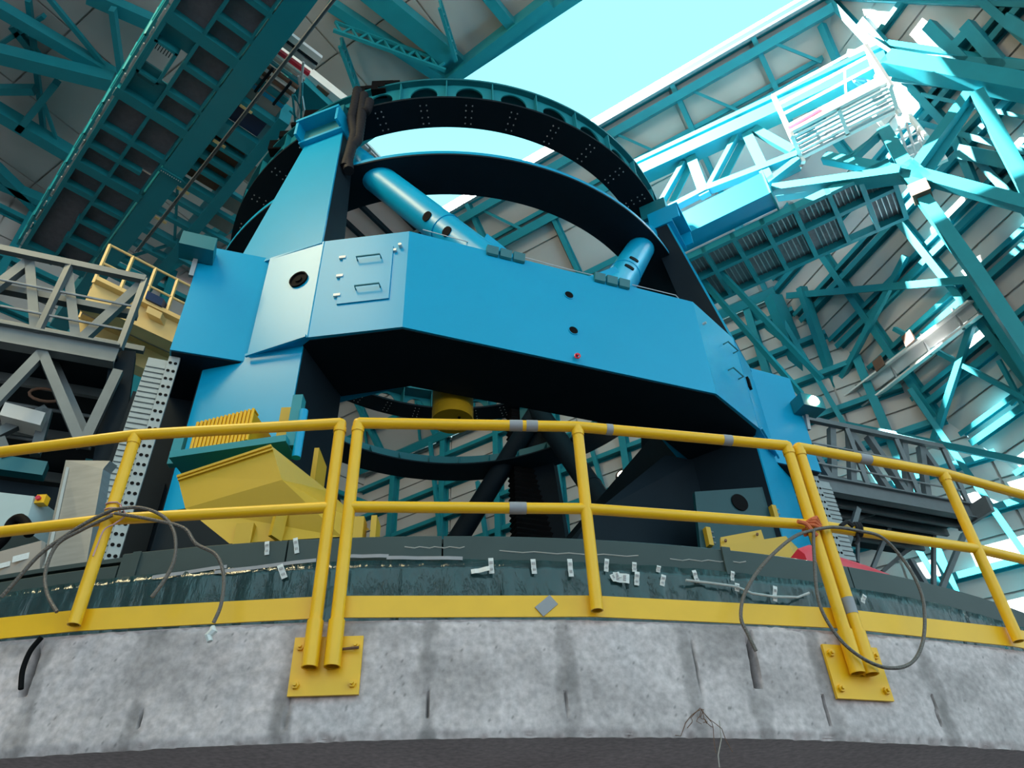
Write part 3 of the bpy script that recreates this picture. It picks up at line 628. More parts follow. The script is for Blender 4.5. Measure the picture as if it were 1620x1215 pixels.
        # column head: open tray bracket under the upper ring
        c = V(((-3.27 - 3.86) / 2 * su, (4.06 + 3.55) / 2 * sv)); d = V((-.76 * su, -.65 * sv)); nn = V((-.65 * su, .76 * sv)); c = c + nn * .02
        def hb(o1, o2, n1, n2, z1, z2, nm, mm):
            m = MB(); pts = [c + d * o1 + nn * n1, c + d * o2 + nn * n1, c + d * o2 + nn * n2, c + d * o1 + nn * n2]; m.prism([L(p.x, p.y, z1) for p in pts], (0, 0, z2 - z1)); return m.build(nm, mm, col)
        hb(-.43, .45, -.35, .12, 12.3, 12.36, 'head_plate', 'blue'); hb(-.43, .45, -.35, .30, 12.72, 12.78, 'head_plate', 'blue')
        hb(-.43, -.38, -.35, .28, 12.36, 12.72, 'head_rib', 'blue'); hb(.40, .45, -.35, .28, 12.36, 12.72, 'head_rib', 'blue'); hb(-.38, .40, .02, .06, 12.36, 12.72, 'head_web', 'dteal')
        hb(-.35, .35, -.5, .05, 12.78, 13.2, 'head_block', 'dteal')
# struts from the column heads to the middle of each beam
def strut(p, q, name='strut', mm='blue'):
    p = V(p); q = V(q); m = MB(); m.tube([L(*p), L(*q)], .265, 24); s = m.build(name, mm, tel, smooth=True)
    d = (L(*q) - L(*p)).normalized(); m = MB(); c = L(*p) + d * 1.35; m.tube([c, c + d * .05], .278, 24); m.build('collar', mm, s, smooth=True); return s, d
for su in (1, -1):
    for sv in (1, -1):
        s, d = strut((-.93 * su, 5.3 * sv, 8.3), (-3.4 * su, 3.35 * sv, 12.95), mm='blue' if sv == 1 else 'navy')  # rear struts: interior shade put into a navy colour
        if sv == 1: # two round holes near its foot, set on the camera side
            for t in (1.02, 1.62):
                c = L(-.93 * su, 5.3, 8.3) + d * t; o = (V((0, 0, 0)) - c); o = (o - d * o.dot(d)).normalized(); m = MB(); m.disc(c + o * .24, o, .085, .035, 18); m.build('hole', 'black', s)
        strut((-4.0 * su, .93 * sv, 8.3), (-3.35 * su, 3.3 * sv, 12.95), mm='navy')  # side struts get the same shade as colour
    # gusset plate behind the strut foot and three lugs over the beam edge
    m = MB(); m.prism([L(-1.25 * su, 5.36, 8.4), L(-.35 * su, 5.36, 8.4), L(-1.05 * su, 5.36, 8.95)], Ldir(0, -.05)); m.build('gusset', 'blue', tel)
    for k in range(3): m = MB(); m.prism([L((-1.12 + .2 * k) * su, 5.51, 8.46), L((-1.12 + .2 * k) * su, 5.51, 8.3), L((-1.12 + .2 * k) * su, 5.54, 8.32), L((-1.12 + .2 * k) * su, 5.58, 8.44)], Ldir(.17 * su, 0)); m.build('lug', 'dteal', tel)
# ---- upper ring
up = MB(); up.rev([(4.45, 13.21), (5.07, 13.21), (5.07, 13.26), (4.45, 13.26)], 0, 2 * math.pi, 180); up = up.build('upper_ring', 'navy', tel, smooth=True)
m = MB(); m.rev([(4.52, 13.87), (5.05, 13.87), (5.05, 13.92), (4.52, 13.92)], 0, 2 * math.pi, 180); m.build('top_flange', 'dteal', up, smooth=True)
off0 = az_of(CYL(706, 155, 5.0)); step = R(10)
for k in range(36):
    a = off0 + k * step; nr = rim(a, 1, 0) - rim(a, 0, 0)
    m = MB(); m.bar(rim(a, 4.94, 13.565), rim(a, 5.04, 13.565), .02, .61); m.build('stiffener', 'teal', up)
    m = MB(); m.bar(rim(a, 4.55, 13.565), rim(a, 4.90, 13.565), .02, .61); m.build('stiffener', 'dteal', up)
    # web bay with a round hole
    m = MB(); ac = a + step / 2; n = 32; rw = 4.92; hw = step / 2 * rw; hh = .305; rr0 = .255; zc = 13.55
    def bay(rad):
        o = []; i_ = []
        for q in range(n):
            th = 2 * math.pi * q / n; cx_, cz_ = math.cos(th), math.sin(th); kx = min(hw / max(abs(cx_), 1e-6), hh / max(abs(cz_), 1e-6))
            o.append(rim(ac + kx * cx_ / rw, rad, 13.565 + kx * cz_)); i_.append(rim(ac + rr0 * cx_ / rw, rad, zc + rr0 * cz_))
        return o + i_
    a1 = bay(rw + .015); a2 = bay(rw - .015); fs = []
    for q in range(n): q2 = (q + 1) % n; fs += [(q, q2, n + q2, n + q), (2 * n + q, 3 * n + q, 3 * n + q2, 2 * n + q2), (n + q, n + q2, 3 * n + q2, 3 * n + q)]
    m.add(a1 + a2, fs); m.build('web_panel', 'teal', up)
m = MB()
for k in range(36):
    a = off0 + (k + .5) * step
    for da in (-.012, .012):
        for r_ in (4.55, 4.68, 4.82, 4.93): m.disc(rim(a + da, r_, 13.205), (0, 0, -1), .014, .014, 6)
bo = m.build('daylight_dots', 'silver', up); bo['kind'] = 'stuff'  # pale studs standing in for daylight through the flange holes
# ---- lower ring
lo = MB(); lo.rev([(4.34, 11.29), (5.16, 11.29), (5.16, 11.33), (4.34, 11.33)], 0, 2 * math.pi, 180); lo = lo.build('lower_ring', 'navy', tel, smooth=True)
m = MB(); m.rev([(5.10, 11.33), (5.16, 11.33), (5.16, 11.40), (5.10, 11.40)], 0, 2 * math.pi, 180); m.build('rim_lip', 'blue', lo, smooth=True)
m = MB(); m.rev([(4.62, 11.33), (4.66, 11.33), (4.66, 11.72), (4.62, 11.72)], 0, 2 * math.pi, 180); m.build('inner_web', 'dteal', lo, smooth=True)
for k in range(36):
    a = off0 + k * step; m = MB(); m.prism([rim(a - .002, 4.62, 11.33), rim(a - .002, 4.38, 11.33), rim(a - .002, 4.62, 11.7)], rim(a + .002, 4.5, 0) - rim(a - .002, 4.5, 0)); m.build('stiffener', 'dteal', lo)
# ---- fittings on the front
def onch(x, y, a=A_, b=M_, su=-1):   # ray meets the vertical face through two local points
    a = V((a[0] * -su, a[1])); b = V((b[0] * -su, b[1])); p = L(a.x, a.y, 0); t = L(b.x, b.y, 0) - p; n = V((t.y, -t.x, 0)).normalized(); d = ray(x, y); k = p.dot(n) / d.dot(n)
    if n.dot(d) > 0: n = -n
    return d * k, n
def rung(parent, q, n, w=.3, h=.1, tilt=0., name='handle', mm='dteal'):
    t = n.cross(V((0, 0, 1))).normalized(); t = -t if t.x < 0 else t
    m = MB(); m.tube([q - t * w / 2, q - t * w / 2 + n * .09, q + t * w / 2 + n * .09, q + t * w / 2], .012, 8); return m.build(name, mm, parent, smooth=True)
q0, nf = onch(541, 398); q1, _ = onch(640, 390); q2, _ = onch(620, 475); q3, _ = onch(540, 485)
ft = nf.cross(V((0, 0, 1))).normalized(); ft = -ft if ft.x < 0 else ft
cx_ = (q0 + q2) / 2; wd_, ht_ = .34, .5
m = MB(); m.box(cx_ + nf * .008, ft * wd_, V((0, 0, ht_)), nf * .012); hat = m.build('hatch', 'blue', CH[1, 1])
for k in range(3): m = MB(); m.box(cx_ - ft * (wd_ + .01) + V((0, 0, .38 - .36 * k)) + nf * .02, ft * .045, V((0, 0, .022)), nf * .015); m.build('hinge', 'white', hat)
m = MB(); m.box(cx_ + ft * (wd_ + .03) + V((0, 0, .4)) + nf * .02, ft * .02, V((0, 0, .02)), nf * .02); m.build('latch', 'silver', hat)
for (x, y) in ((585, 412), (583, 458)):
    q, n_ = onch(x, y); rung(hat, q, n_, .32)
q, n_ = onch(473, 443, M_, K_); m = MB(); m.pipe(q + n_ * -.01, q + n_ * .03, .135, .115, 24); ve = m.build('vent_port', 'black', CH[1, 1], smooth=True)
m = MB(); m.disc(q - n_ * .002, n_, .12, .012, 24); m.build('vent_disc', 'black', ve); m = MB(); m.disc(q, n_, .05, .03, 12); m.build('vent_cap', 'black', ve)
for (x, y) in ((1152, 552), (1160, 593)):
    q, n_ = onch(x, y, A_, M_, 1); rung(CH[-1, 1], q, n_, .3)
q, n_ = onch(1183, 607, M_, K_, 1); m = MB(); m.box(q + n_ * .02, n_.cross(V((0, 0, 1))) * .05, V((0, 0, .1)), n_ * .02); m.build('port', 'black', CH[-1, 1])
q, n_ = onch(1112, 513, A_, M_, 1); m = MB(); m.tube([q, q + n_ * .06], .02, 8); m.build('eye_bolt', 'silver', CH[-1, 1])
q, n_ = onch(634, 391); m = MB(); m.tube([q, q + n_ * .06], .025, 8); m.build('eye_bolt', 'silver', CH[1, 1])
def onfront(x, y): d = ray(x, y); n = V((NV.x, NV.y, 0)); p = L(0, 5.5, 0); return d * (p.dot(n) / d.dot(n)), n
for (x, y) in ((900, 467), (907, 523)):
    q, n_ = onfront(x, y); m = MB(); m.pipe(q - n_ * .01, q + n_ * .012, .075, .065, 20); h = m.build('port_ring', 'blue', front, smooth=True); m = MB(); m.disc(q - n_ * .004, n_, .066, .01, 20); m.build('port_hole', 'black', h)
q, n_ = onfront(911, 565); m = MB(); m.tube([q, q + n_ * .07], .02, 8); sh_ = m.build('shackle', 'red', front); m = MB(); m.tube([q + n_ * .05 + V((.035 * math.sin(k * .9), 0, -.02 + .04 * math.cos(k * .9))) for k in range(7)], .012, 6, closed=True); m.build('shackle_bow', 'red', sh_)
# stray thin cables across the top of the beam
m = MB(); m.tube([L(-2.0, 5.3, 8.75), L(.2, 5.35, 8.62), L(2.1, 5.3, 8.7), L(3.2, 4.6, 8.75)], .008, 5); tag(m.build('safety_line', 'silver'), 'thin pale safety line stretched along the top of the blue beam', 'cable')
for i, (u, v) in enumerate(((.6, 4.3), (.66, 3.9))): m = MB(); m.tube([L(u, v, 8.4), L(u + .02, v, 9.4)], .018, 6); m.tube([L(u, v, 8.9), L(u + .3, v, 8.9)], .012, 6); tag(m.build('stanchion', 'silver'), ['nearer', 'farther'][i] + ' thin metal stanchion on top of the blue beam', 'stanchion', 'stanchions on the beam')
# corrugated hoses over the column head
for i, pts in enumerate([[(566, 142), (562, 165), (556, 188), (561, 212), (554, 240), (545, 268)], [(576, 150), (573, 172), (570, 198), (566, 222), (556, 232), (550, 255), (552, 272)], [(585, 160), (580, 175), (574, 178)]]):
    m = MB(); P = [Z(x, y, 13.6 - .02 * (y - 140)) for x, y in pts]; Q = []
    for k in range(len(P) - 1):
        for j in range(10): Q.append(P[k].lerp(P[k + 1], j / 10))
    m.tube(Q, [.085 + .008 * (k % 2) for k in range(len(Q))], 10); tag(m.build('hose', 'hose', smooth=True), ['long charcoal corrugated hose hanging over the left column head', 'twin charcoal hose right beside the long one on column head', 'short charcoal hose stub lying on the upper ring'][i], 'hose', 'charcoal hoses on the ring')
m = MB(); c = Z(552, 195, 12.9); m.box(c, (.06, 0, .02), (0, .05, 0), (-.02, 0, .12)); tag(m.build('plastic_bag', 'bluebag'), 'small crumpled blue plastic bag on the column head', 'bag')
# cable tray of dark bits along the ring's left top
for k in range(9):
    a = R(-9 - k * (1.6 if k < 5 else 4.2)); c = rim(a, 4.95, 13.98); m = MB(); m.box(c, (.14, 0, 0), (0, .1, 0), (0, 0, .05 + .05 * (k % 3))); m.build('cable_clamp', 'black', up)
# yellow cylinder hanging inside
cc = Z(716, 667, 6.42); cyl = thing('yellow_cylinder', 'big yellow cylinder hanging under the dark arch', 'cylinder', cc)
m = MB(); m.tube([cc, cc + V((0, 0, .9))], .29, 32); m.build('drum', 'yellow2', cyl, smooth=True)
m = MB(); m.tube([cc + V((0, 0, .16)), cc + V((0, 0, .17))], .293, 32); m.build('seam', 'yellow2', cyl, smooth=True)
m = MB(); m.disc(cc + V((.1, -.1, 0)), (0, 0, -1), .02, .02, 8); m.build('plug', 'black', cyl)
# black bellows in front of the rear right column
bt = thing('bellows', 'tall black pleated bellows standing behind the middle of the rails', 'bellows', L(3.35, -3.9, 7.0))
m = MB(); cb_ = V((3.35, -3.95)); u1, v1 = .56, .2; zz = 7.6; k = 0; prof = []
while zz < 13.2: prof.append((zz, .0 if k % 2 else .045)); zz += .075; k += 1
ringv = []
for (z_, o_) in prof:
    for (a, b) in ((-1, -1), (1, -1), (1, 1), (-1, 1)): m.v.append(L(cb_.x + a * (u1 + o_), cb_.y + b * (v1 + o_), z_))
for k in range(len(prof) - 1):
    for j in range(4): j2 = (j + 1) % 4; m.f.append([k * 4 + j, k * 4 + j2, k * 4 + 4 + j2, k * 4 + 4 + j])
m.build('pleats', 'black', bt); m = MB(); m.bar(L(3.35, -3.95, 13.2), L(3.35, -3.95, 13.26), 1.2, .5); m.build('top_plate', 'navy', bt)
m = MB(); m.bar(L(3.35, -3.95, 7.0), L(3.35, -3.95, 7.6), 1.2, .5); m.build('foot', 'navy', bt)

wl = ray(985, 753); wl = wl * (17.2 / math.hypot(wl.x, wl.y)); wt = thing('sun_glint', 'glowing disc standing in for a sun glint right of the bellows', 'lamp', V((wl.x, wl.y, ZC)))  # added glowing disc on a pole, stands in for a glint of sun
m = MB(); m.disc(wl, (-.05, -1, -.4), .13, .03, 16); m.build('lens', 'lamp', wt); m = MB(); m.disc(wl + V((0, .04, .02)), (.05, 1, .4), .17, .12, 16); m.build('housing', 'black', wt); m = MB(); m.bar(wl + V((0, .1, -.1)), V((wl.x, wl.y + .1, ZC - .12)), .07, .07); m.build('added_glint_pole', 'black', wt)  # lens, housing and pole all belong to the added sun glint disc
# ---- fork base inside the cover, pylons outboard
base = thing('azimuth_platform', 'dark round turntable platform carrying the telescope legs', 'platform', L(0, 0, ZC - .1))
m = MB(); m.rev([(0.3, ZC - .3), (7.6, ZC - .3), (7.6, ZC - .12), (0.3, ZC - .12)], 0, 2 * math.pi, 96); m.build('deck', 'navy', base)
for su in (1, -1):
    t = thing('pylon', 'dark ' + ('left' if su == 1 else 'right') + ' pylon box standing beside the blue telescope leg', 'pylon', L(-4.6 * su, 0, ZC), 'telescope pylons')
    lprism(mirr([(-4.5, 3.35), (-5.3, 3.35), (-5.3, -3.2), (-4.5, -3.2)], su, 1), ZC - .1, 6.5, 'body', 'navy', t)
    m = MB(); p = L(-4.9 * su, 3.36, 4.0); m.box(p, Ldir(.3, 0), Ldir(0, .03), (0, 0, 1.2)); m.build('access_door', 'navy', t)
    # perforated strip with ribbed face beside it
    t = thing('perforated_strip', 'upright grey strip punched with paired holes beside the ' + ('left' if su == 1 else 'right') + ' leg', 'perforated strip', L(-4.9 * su, 4.2, 3.0), 'perforated upright strips')
    m = MB(); m.prism([L(-4.74 * su, 4.22, ZC), L(-4.87 * su, 4.22, ZC), L(-4.87 * su, 4.16, ZC), L(-4.74 * su, 4.16, ZC)], (0, 0, 6.5 - ZC)); m.build('plate', 'galv', t)
    for k in range(32):
        for du in (.035, .095):
            m = MB(); m.disc(L((-4.74 - du) * su, 4.222, 2.55 + k * .124), Ldir(0, 1), .021, .004, 8); m.build('hole', 'black', t)
    m = MB(); m.prism([L(-4.87 * su, 4.18, ZC), L(-5.1 * su, 4.18, ZC), L(-5.1 * su, 4.05, ZC), L(-4.87 * su, 4.05, ZC)], (0, 0, 6.45 - ZC)); rb = m.build('ribbed_face', 'galv', t)
    for k in range(52): m = MB(); m.bar(L(-4.875 * su, 4.19, 2.4 + k * .077), L(-5.095 * su, 4.19, 2.4 + k * .077), .02, .05); m.build('rib', 'galv', rb)
# inner panel with a hole in the right leg
m = MB(); q = L(3.55, 4.0, 5.0)
pan = thing('inner_panel', 'shaded teal panel with a round hole inside the right leg', 'panel', L(3.0, 4.15, ZC))
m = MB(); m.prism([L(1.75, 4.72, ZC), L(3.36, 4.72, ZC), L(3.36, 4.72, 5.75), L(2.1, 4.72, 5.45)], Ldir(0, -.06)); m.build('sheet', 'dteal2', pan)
d = ray(1170, 795); n_ = V((NV.x, NV.y, 0)); pp = L(0, 4.725, 0); q = d * (pp.dot(n_) / d.dot(n_)); m = MB(); m.disc(q, n_, .13, .012, 24); m.build('hole', 'black', pan)
# ---- yellow housings on the bearing ring (mirrored about the symmetry plane)
def mirror_pt(p): # reflect in the plane u = 0
    r = V((p.x - CX, p.y - CY)); u = r.dot(EU); v = r.dot(NV); return L(-u, v, p.z)
def housing(flip):
    f = mirror_pt if flip else (lambda p: p)
    lab = 'big yellow hopper-shaped drive housing left of the double posts' if not flip else 'yellow drive housing peeking over the cover behind the right posts'
    ORG = f(V((-2.0, 5.1, ZC))); t = thing('drive_housing', lab, 'housing', ORG, 'yellow drive housings')
    FLT, FRT, FRB, FLB = [CYL(x, y, 8.2) for x, y in ((281, 755), (430, 706), (446, 759), (293, 804))]
    inw = V((.12, 1, 0)).normalized()
    BRB = Z(541, 849, 2.62); BLB = Z(363, 860, 2.55); TR = Z(520, 777, 3.25); TL = TR + (FLT - FRT); E1 = Z(585, 838, 2.72); E2 = E1 + (BLB - BRB)
    m = MB(); vs = [FLT, FRT, FRB, FLB, BRB, BLB, TR, TL, E1, E2]
    m.add([f(p) for p in vs], [(0, 1, 2, 3), (3, 2, 4, 5), (0, 7, 6, 1), (1, 6, 8, 4, 2), (0, 3, 5, 9, 7), (7, 9, 8, 6), (5, 4, 8, 9)]); bd = m.build('body', 'yellow2', t)
    m = MB(); p0 = FLT.lerp(FLB, .12); p1 = FRT.lerp(FRB, .12); m.bar(f(p0 + V((0, -.012, 0))), f(p1 + V((0, -.012, 0))), .012, .012); m.bar(f(FLT), f(FRT), .03, .02); m.build('lip', 'yellow2', bd)
    m = MB(); g0 = f(FLB.lerp(BLB, .9) + V((.35, -.02, -.02))); g1 = f(FLB.lerp(BLB, .45).lerp(FRB.lerp(BRB, .45), .75) + V((0, -.02, -.02))); m.bar(g0, g1, .03, .1); m.build('rib', 'yellow2', bd)
    m = MB(); c = f(E1 + V((.04, 0, -.02))); m.box(c, (.02, 0, 0), (0, .08, 0), (0, 0, .09)); m.build('lug', 'yellow2', bd)
    for p_ in (BRB.lerp(E1, .5), BLB.lerp(E2, .5)): m = MB(); m.bar(f(p_ + V((0, 0, .1))), f(V((p_.x, p_.y, 2.17))), .12, .12); m.build('foot', 'yellow2', bd)
    # teal cradle and finned cooler above
    a0 = CYL(272, 745, 7.9); a1 = CYL(470, 690, 7.9); m = MB()
    t2 = thing('finned_cooler', ('yellow finned cooler in a teal cradle above the left drive housing' if not flip else 'yellow finned cooler in a teal cradle by the right leg'), 'cooler', f(CYL(350, 690, 7.9)), 'yellow finned coolers')
    c0 = CYL(302, 722, 7.95); c1 = CYL(392, 700, 7.95); hgt = V((0, 0, .30)); dp = V((.06, .5, 0))
    m.hexa([f(c0), f(c1), f(c1 + dp), f(c0 + dp)], [f(c0 + hgt), f(c1 + hgt), f(c1 + dp + hgt), f(c0 + dp + hgt)]); cb = m.build('body', 'yellow2', t2)
    for k in range(15):
        p = c0.lerp(c1, k / 14) + V((0, -.03, .0)); m = MB(); m.tube([f(p), f(p + hgt * 1.02), f(p + hgt * 1.06 + V((0, .1, 0)))], .013, 6); m.build('fin', 'yellow', cb)
    m = MB(); m.bar(f(c0 + V((-.1, .0, -.06))), f(c1 + V((.35, .0, -.06))), .25, .06); m.bar(f(c1 + V((.35, .0, -.08))), f(c1 + V((.35, .0, .42))), .1, .08); m.bar(f(c0 + V((-.12, .0, -.08))), f(c0 + V((-.12, .0, .2))), .06, .08)
    m.build('cradle', 'teal', t2); m = MB(); p = c1 + V((.42, -.05, .1)); m.tube([f(p + V((0, 0, -.3))), f(p + V((0, 0, .15)))], .035, 12); m.build('pipe', 'blue', t2, smooth=True)
    m = MB(); p = CYL(455, 680, 7.7); m.box(f(p), (.05, 0, 0), (0, .1, 0), (0, 0, .16)); m.build('bracket', 'yellow2', t2)
    m = MB(); p = CYL(503, 755, 7.3); m.box(f(p), (.02, 0, 0), (0, .15, 0), (0, 0, .2)); m.build('bracket', 'yellow2', t2)
    return t
housing(False)
wp = [CYL(x, y, r_) for x, y, r_ in ((1150, 862, 7.9), (1243, 848, 7.9), (1266, 900, 7.9), (1150, 905, 7.9))]
dh = thing('drive_housing', 'yellow drive housing peeking over the cover behind the right posts', 'housing', wp[3], 'yellow drive housings')
m = MB(); m.prism(wp, (.35, .5, 0)); m.build('body', 'yellow2', dh); m = MB(); m.bar(wp[3] + V((.3, .25, .05)), V((wp[3].x + .3, wp[3].y + .25, 2.1)), .3, .2); m.build('foot', 'yellow2', dh); wq = [CYL(x, y, 7.5) for x, y in ((1140, 850), (1204, 838), (1212, 862), (1142, 885))]; m = MB(); m.prism(wq, (.0, .04, 0)); bkp = m.build('back_plate', 'yellow2', dh)
for x, y in ((1148, 856), (1198, 846), (1202, 858), (1150, 872)): m = MB(); m.disc(CYL(x, y, 7.51), (-.2, -1, 0), .012, .02, 6); m.build('bolt', 'brown', bkp)
for i, (x, y, w_, h_) in enumerate(((1118, 852, .035, .13), (1222, 815, .035, .12))):
    d = ray(x, y); p = d * (pp.dot(n_) / d.dot(n_)); m = MB(); m.box(p + n_ * .04, Ldir(w_, 0), Ldir(0, .04), (0, 0, h_)); b_ = m.build('yellow_bracket', 'yellow2', pan)
    for k in range(3): m = MB(); m.tube([p + n_ * .05 + Ldir(w_ * 1.0, .0) + V((0, 0, (k - 1) * h_ * .6)), p + n_ * .05 + Ldir(w_ + .05, 0) + V((0, 0, (k - 1) * h_ * .6))], .014, 6); m.build('bolt', 'steel', b_)
# dark floodlights on the bearing boxes
for su in (1, -1):
    t = thing('floodlight', ('unlit dark floodlight jutting from the left blue box' if su == 1 else 'lit floodlight jutting from the right blue box'), 'floodlight', L(-4.95 * su, 4.35, 8.1), 'floodlights on the telescope')
    c = L(-4.9 * su, 4.62, 8.22 if su == 1 else 7.75); m = MB(); m.prism([c + Ldir(-.22, 0, .12), c + Ldir(.22, 0, .12), c + Ldir(.22, 0, -.13), c + Ldir(-.22, 0, -.13)], Ldir(0, -.28)); m.build('shade', 'dteal', t)
    if su == -1: m = MB(); m.disc(c + Ldir(-.0 * su, .02, -.02) - V((0, 0, .02 if su == 1 else .0)), Ldir(0, 1), .09, .02, 16); m.build('lens', 'lamp' if su == -1 else 'silver', t)
    m = MB(); m.bar(c + Ldir(0, -.25, -.1), c + Ldir(0, -.3, -.4), .06, .06); m.build('arm', 'steel', t)

# ================================================================== GANTRIES OF THE MOUNT
def VPL(x, y, v): # survey point on the vertical plane v = const
    d = ray(x, y); n = V((NV.x, NV.y, 0)); return d * (L(0, v, 0).dot(n) / d.dot(n))
def part(parent, name, mm, fn, smooth=False): m = MB(); fn(m); return m.build(name, mm, parent, smooth=smooth)
def gantry(su):
    side = 'left' if su == 1 else 'right'
    t = thing('gantry', f'grey steel truss gantry platform on the {side} side of the telescope', 'gantry', L(-7 * su, 3.4, 6.8), 'grey steel gantries')
    u0, u1 = 5.62, (9.6 if su == 1 else 9.15); P = lambda u, z, v=3.4: L(-u * su, v, z)
    ub = lambda a: V((0, 0, 1))
    part(t, 'edge_beam', 'dsteel', lambda m: m.ibeam(P(u0, 6.98), P(u1, 6.98), .16, .32))
    part(t, 'top_rail', 'dsteel', lambda m: m.bar(P(u0, 8.45), P(u1, 8.45), .09, .1))
    part(t, 'rear_rail', 'dsteel', lambda m: m.bar(P(u0, 8.35, 1.9), P(u1, 8.35, 1.9), .09, .1))
    for z in (7.45, 7.9): part(t, 'wire_rail', 'steel', lambda m: m.tube([P(u0, z), P(u1, z)], .018, 6))
    part(t, 'mid_chord', 'dsteel', lambda m: m.bar(P(u0, 8.0, 3.1), P(u1, 8.0, 3.1), .12, .1))
    k = 0; u = u0
    while u <= u1 + .01:
        part(t, 'post', 'dsteel', lambda m: m.bar(P(u, 7.1), P(u, 8.45), .07, .08)); u += (u1 - u0) / 3 if su == -1 else .99
    u = u0 + .05; n = 4 if su == -1 else 4; du = (u1 - u0 - .1) / n
    for k in range(n):
        part(t, 'truss_web', 'dsteel', lambda m: m.bar(P(u, 8.42 if k % 2 == 0 else 7.12, 3.3), P(u + du * .5, 7.12 if k % 2 == 0 else 8.42, 3.3), .12, .12))
        part(t, 'truss_web', 'dsteel', lambda m: m.bar(P(u + du * .5, 7.12 if k % 2 == 0 else 8.42, 3.3), P(u + du, 8.42 if k % 2 == 0 else 7.12, 3.3), .12, .12))
        part(t, 'truss_web', 'dsteel', lambda m: m.bar(P(u, 7.12, 1.9), P(u + du * .6, 8.35, 1.9), .1, .1)); part(t, 'truss_web', 'dsteel', lambda m: m.bar(P(u + du * .6, 8.35, 1.9), P(u + du, 7.12, 1.9), .1, .1)); u += du
    vb = -3.0 if su == 1 else 1.6
    part(t, 'deck', 'navy', lambda m: m.prism([P(u0, 6.98, 3.35), P(u1, 6.98, 3.35), P(u1, 6.98, vb), P(u0, 6.98, vb)], (0, 0, .06)))
    for k in range(5 if su == 1 else 4):
        v = 3.2 - (k + .5) * (3.2 - vb) / 5; part(t, 'deck_joist', 'dsteel', lambda m: m.bar(P(u0, 6.9, v), P(u1, 6.9, v), .07, .14))
    if su == 1:
        for (a, b, v) in (((66, 556), (129, 706), 3.4), ((187, 588), (131, 706), 3.4), ((66, 560), (-20, 650), 3.4), ((-10, 690), (75, 648), 2.8), ((75, 650), (55, 720), 2.8), ((0, 695), (12, 725), 2.8), ((78, 560), (140, 700), 3.0)):
            part(t, 'brace', 'dsteel', lambda m: m.bar(VPL(*a, v), VPL(*b, v), .1, .12))
        for z in (6.5, 6.0): part(t, 'pipe', 'dsteel', lambda m: m.tube([P(5.7, z, 2.6), P(9.6, z, 2.6)], .025, 6))
        part(t, 'end_post', 'navy', lambda m: m.bar(VPL(196, 560, 3.2), VPL(165, 760, 3.2), .16, .3))
    else:
        for (a, b, v, w) in (((1357, 805), (1335, 880), 3.3, .09), ((1415, 815), (1380, 900), 2.6, .07), ((1480, 832), (1395, 905), 2.0, .07), ((1477, 832), (1477, 935), 2.6, .07), ((1525, 845), (1488, 935), 2.6, .09), ((1357, 850), (1357, 890), 2.5, .05), ((1330, 830), (1420, 800), 2.8, .06), ((1440, 885), (1470, 935), 2.6, .09)):
            part(t, 'brace', 'dsteel', lambda m: m.bar(VPL(*a, v), VPL(*b, v), w, w))
        part(t, 'end_plate', 'dsteel', lambda m: m.box(P(9.15, 6.95), Ldir(.04, 0), Ldir(0, .4), (0, 0, .16)))
    return t
gantry(1); gantry(-1)
mb_ = thing('machinery_block', 'dark machinery block under the left gantry', 'machinery', L(-6.2, 1.5, ZC - .1))
part(mb_, 'body', 'navy', lambda m: m.prism([L(-5.35, 2.6, ZC - .12), L(-6.8, 2.6, ZC - .12), L(-6.8, -1.5, ZC - .12), L(-5.35, -1.5, ZC - .12)], (0, 0, 3.2)))
part(mb_, 'side_box', 'dteal', lambda m: m.box(VPL(148, 745, 2.7), Ldir(.12, 0), Ldir(0, .08), (0, 0, .12)))
part(mb_, 'side_box', 'dteal', lambda m: m.box(VPL(30, 740, 2.75), Ldir(.3, 0), Ldir(0, .08), (0, 0, .1)))
m = MB(); c = VPL(72, 625, 2.9); m.tube([c + Ldir(.19 * math.cos(k * .45), 0, .1 * math.sin(k * .45)) for k in range(14)], .02, 8, closed=True); tag(m.build('hose_hoop', 'brown', smooth=True), 'reddish hose hoop hanging under the left gantry', 'hose')
m = MB(); c = VPL(38, 665, 2.85); m.box(c, Ldir(.24, 0, -.03), Ldir(0, .15), (0, 0, .1)); tag(m.build('white_trunking', 'white'), 'white ribbed trunking box under the left gantry braces', 'trunking')
# equipment on the pier edge at far left
m = MB(); tp_ = [CYL(x, y, r_) for x, y, r_ in ((104, 728, 8.05), (174, 729, 8.05), (163, 742, 8.1), (137, 890, 8.5), (64, 905, 8.5))]; m.prism(tp_, (.0, .12, .03)); pl = m.build('leaning_plate', 'plate'); tag(pl, 'scratched grey metal plate leaning behind the left rail post', 'plate')
p, q = tp_[4].lerp(tp_[0], .04), tp_[0].lerp(tp_[4], .1); part(pl, 'edge_strip', 'silver', lambda m: m.bar(p + V((.04, -.02, 0)), q + V((.04, -.02, 0)), .02, .01))
m = MB(); c = [CYL(x, y, 8.35) for x, y in ((-60, 772), (54, 785), (38, 838), (-60, 838))]; m.prism(c, (.1, .5, 0)); cb2 = m.build('pale_cabinet', 'paleblue'); tag(cb2, 'pale blue cabinet at the left edge behind the rail', 'cabinet')
part(cb2, 'door_seam', 'silver', lambda m: m.bar(c[0].lerp(c[1], .5) + V((0, -.005, -.03)), c[3].lerp(c[2], .5) + V((0, -.005, .03)), .008, .008))
m = MB(); c = CYL(67, 792, 8.3); m.box(c, (.035, 0, 0), (0, .03, 0), (0, 0, .035)); es = m.build('stop_button', 'yellow'); tag(es, 'small yellow stop button box beside the pale cabinet', 'switch'); part(es, 'knob', 'red', lambda m: m.disc(c + V((-.01, -.03, 0)), (0, -1, 0), .018, .02, 10))
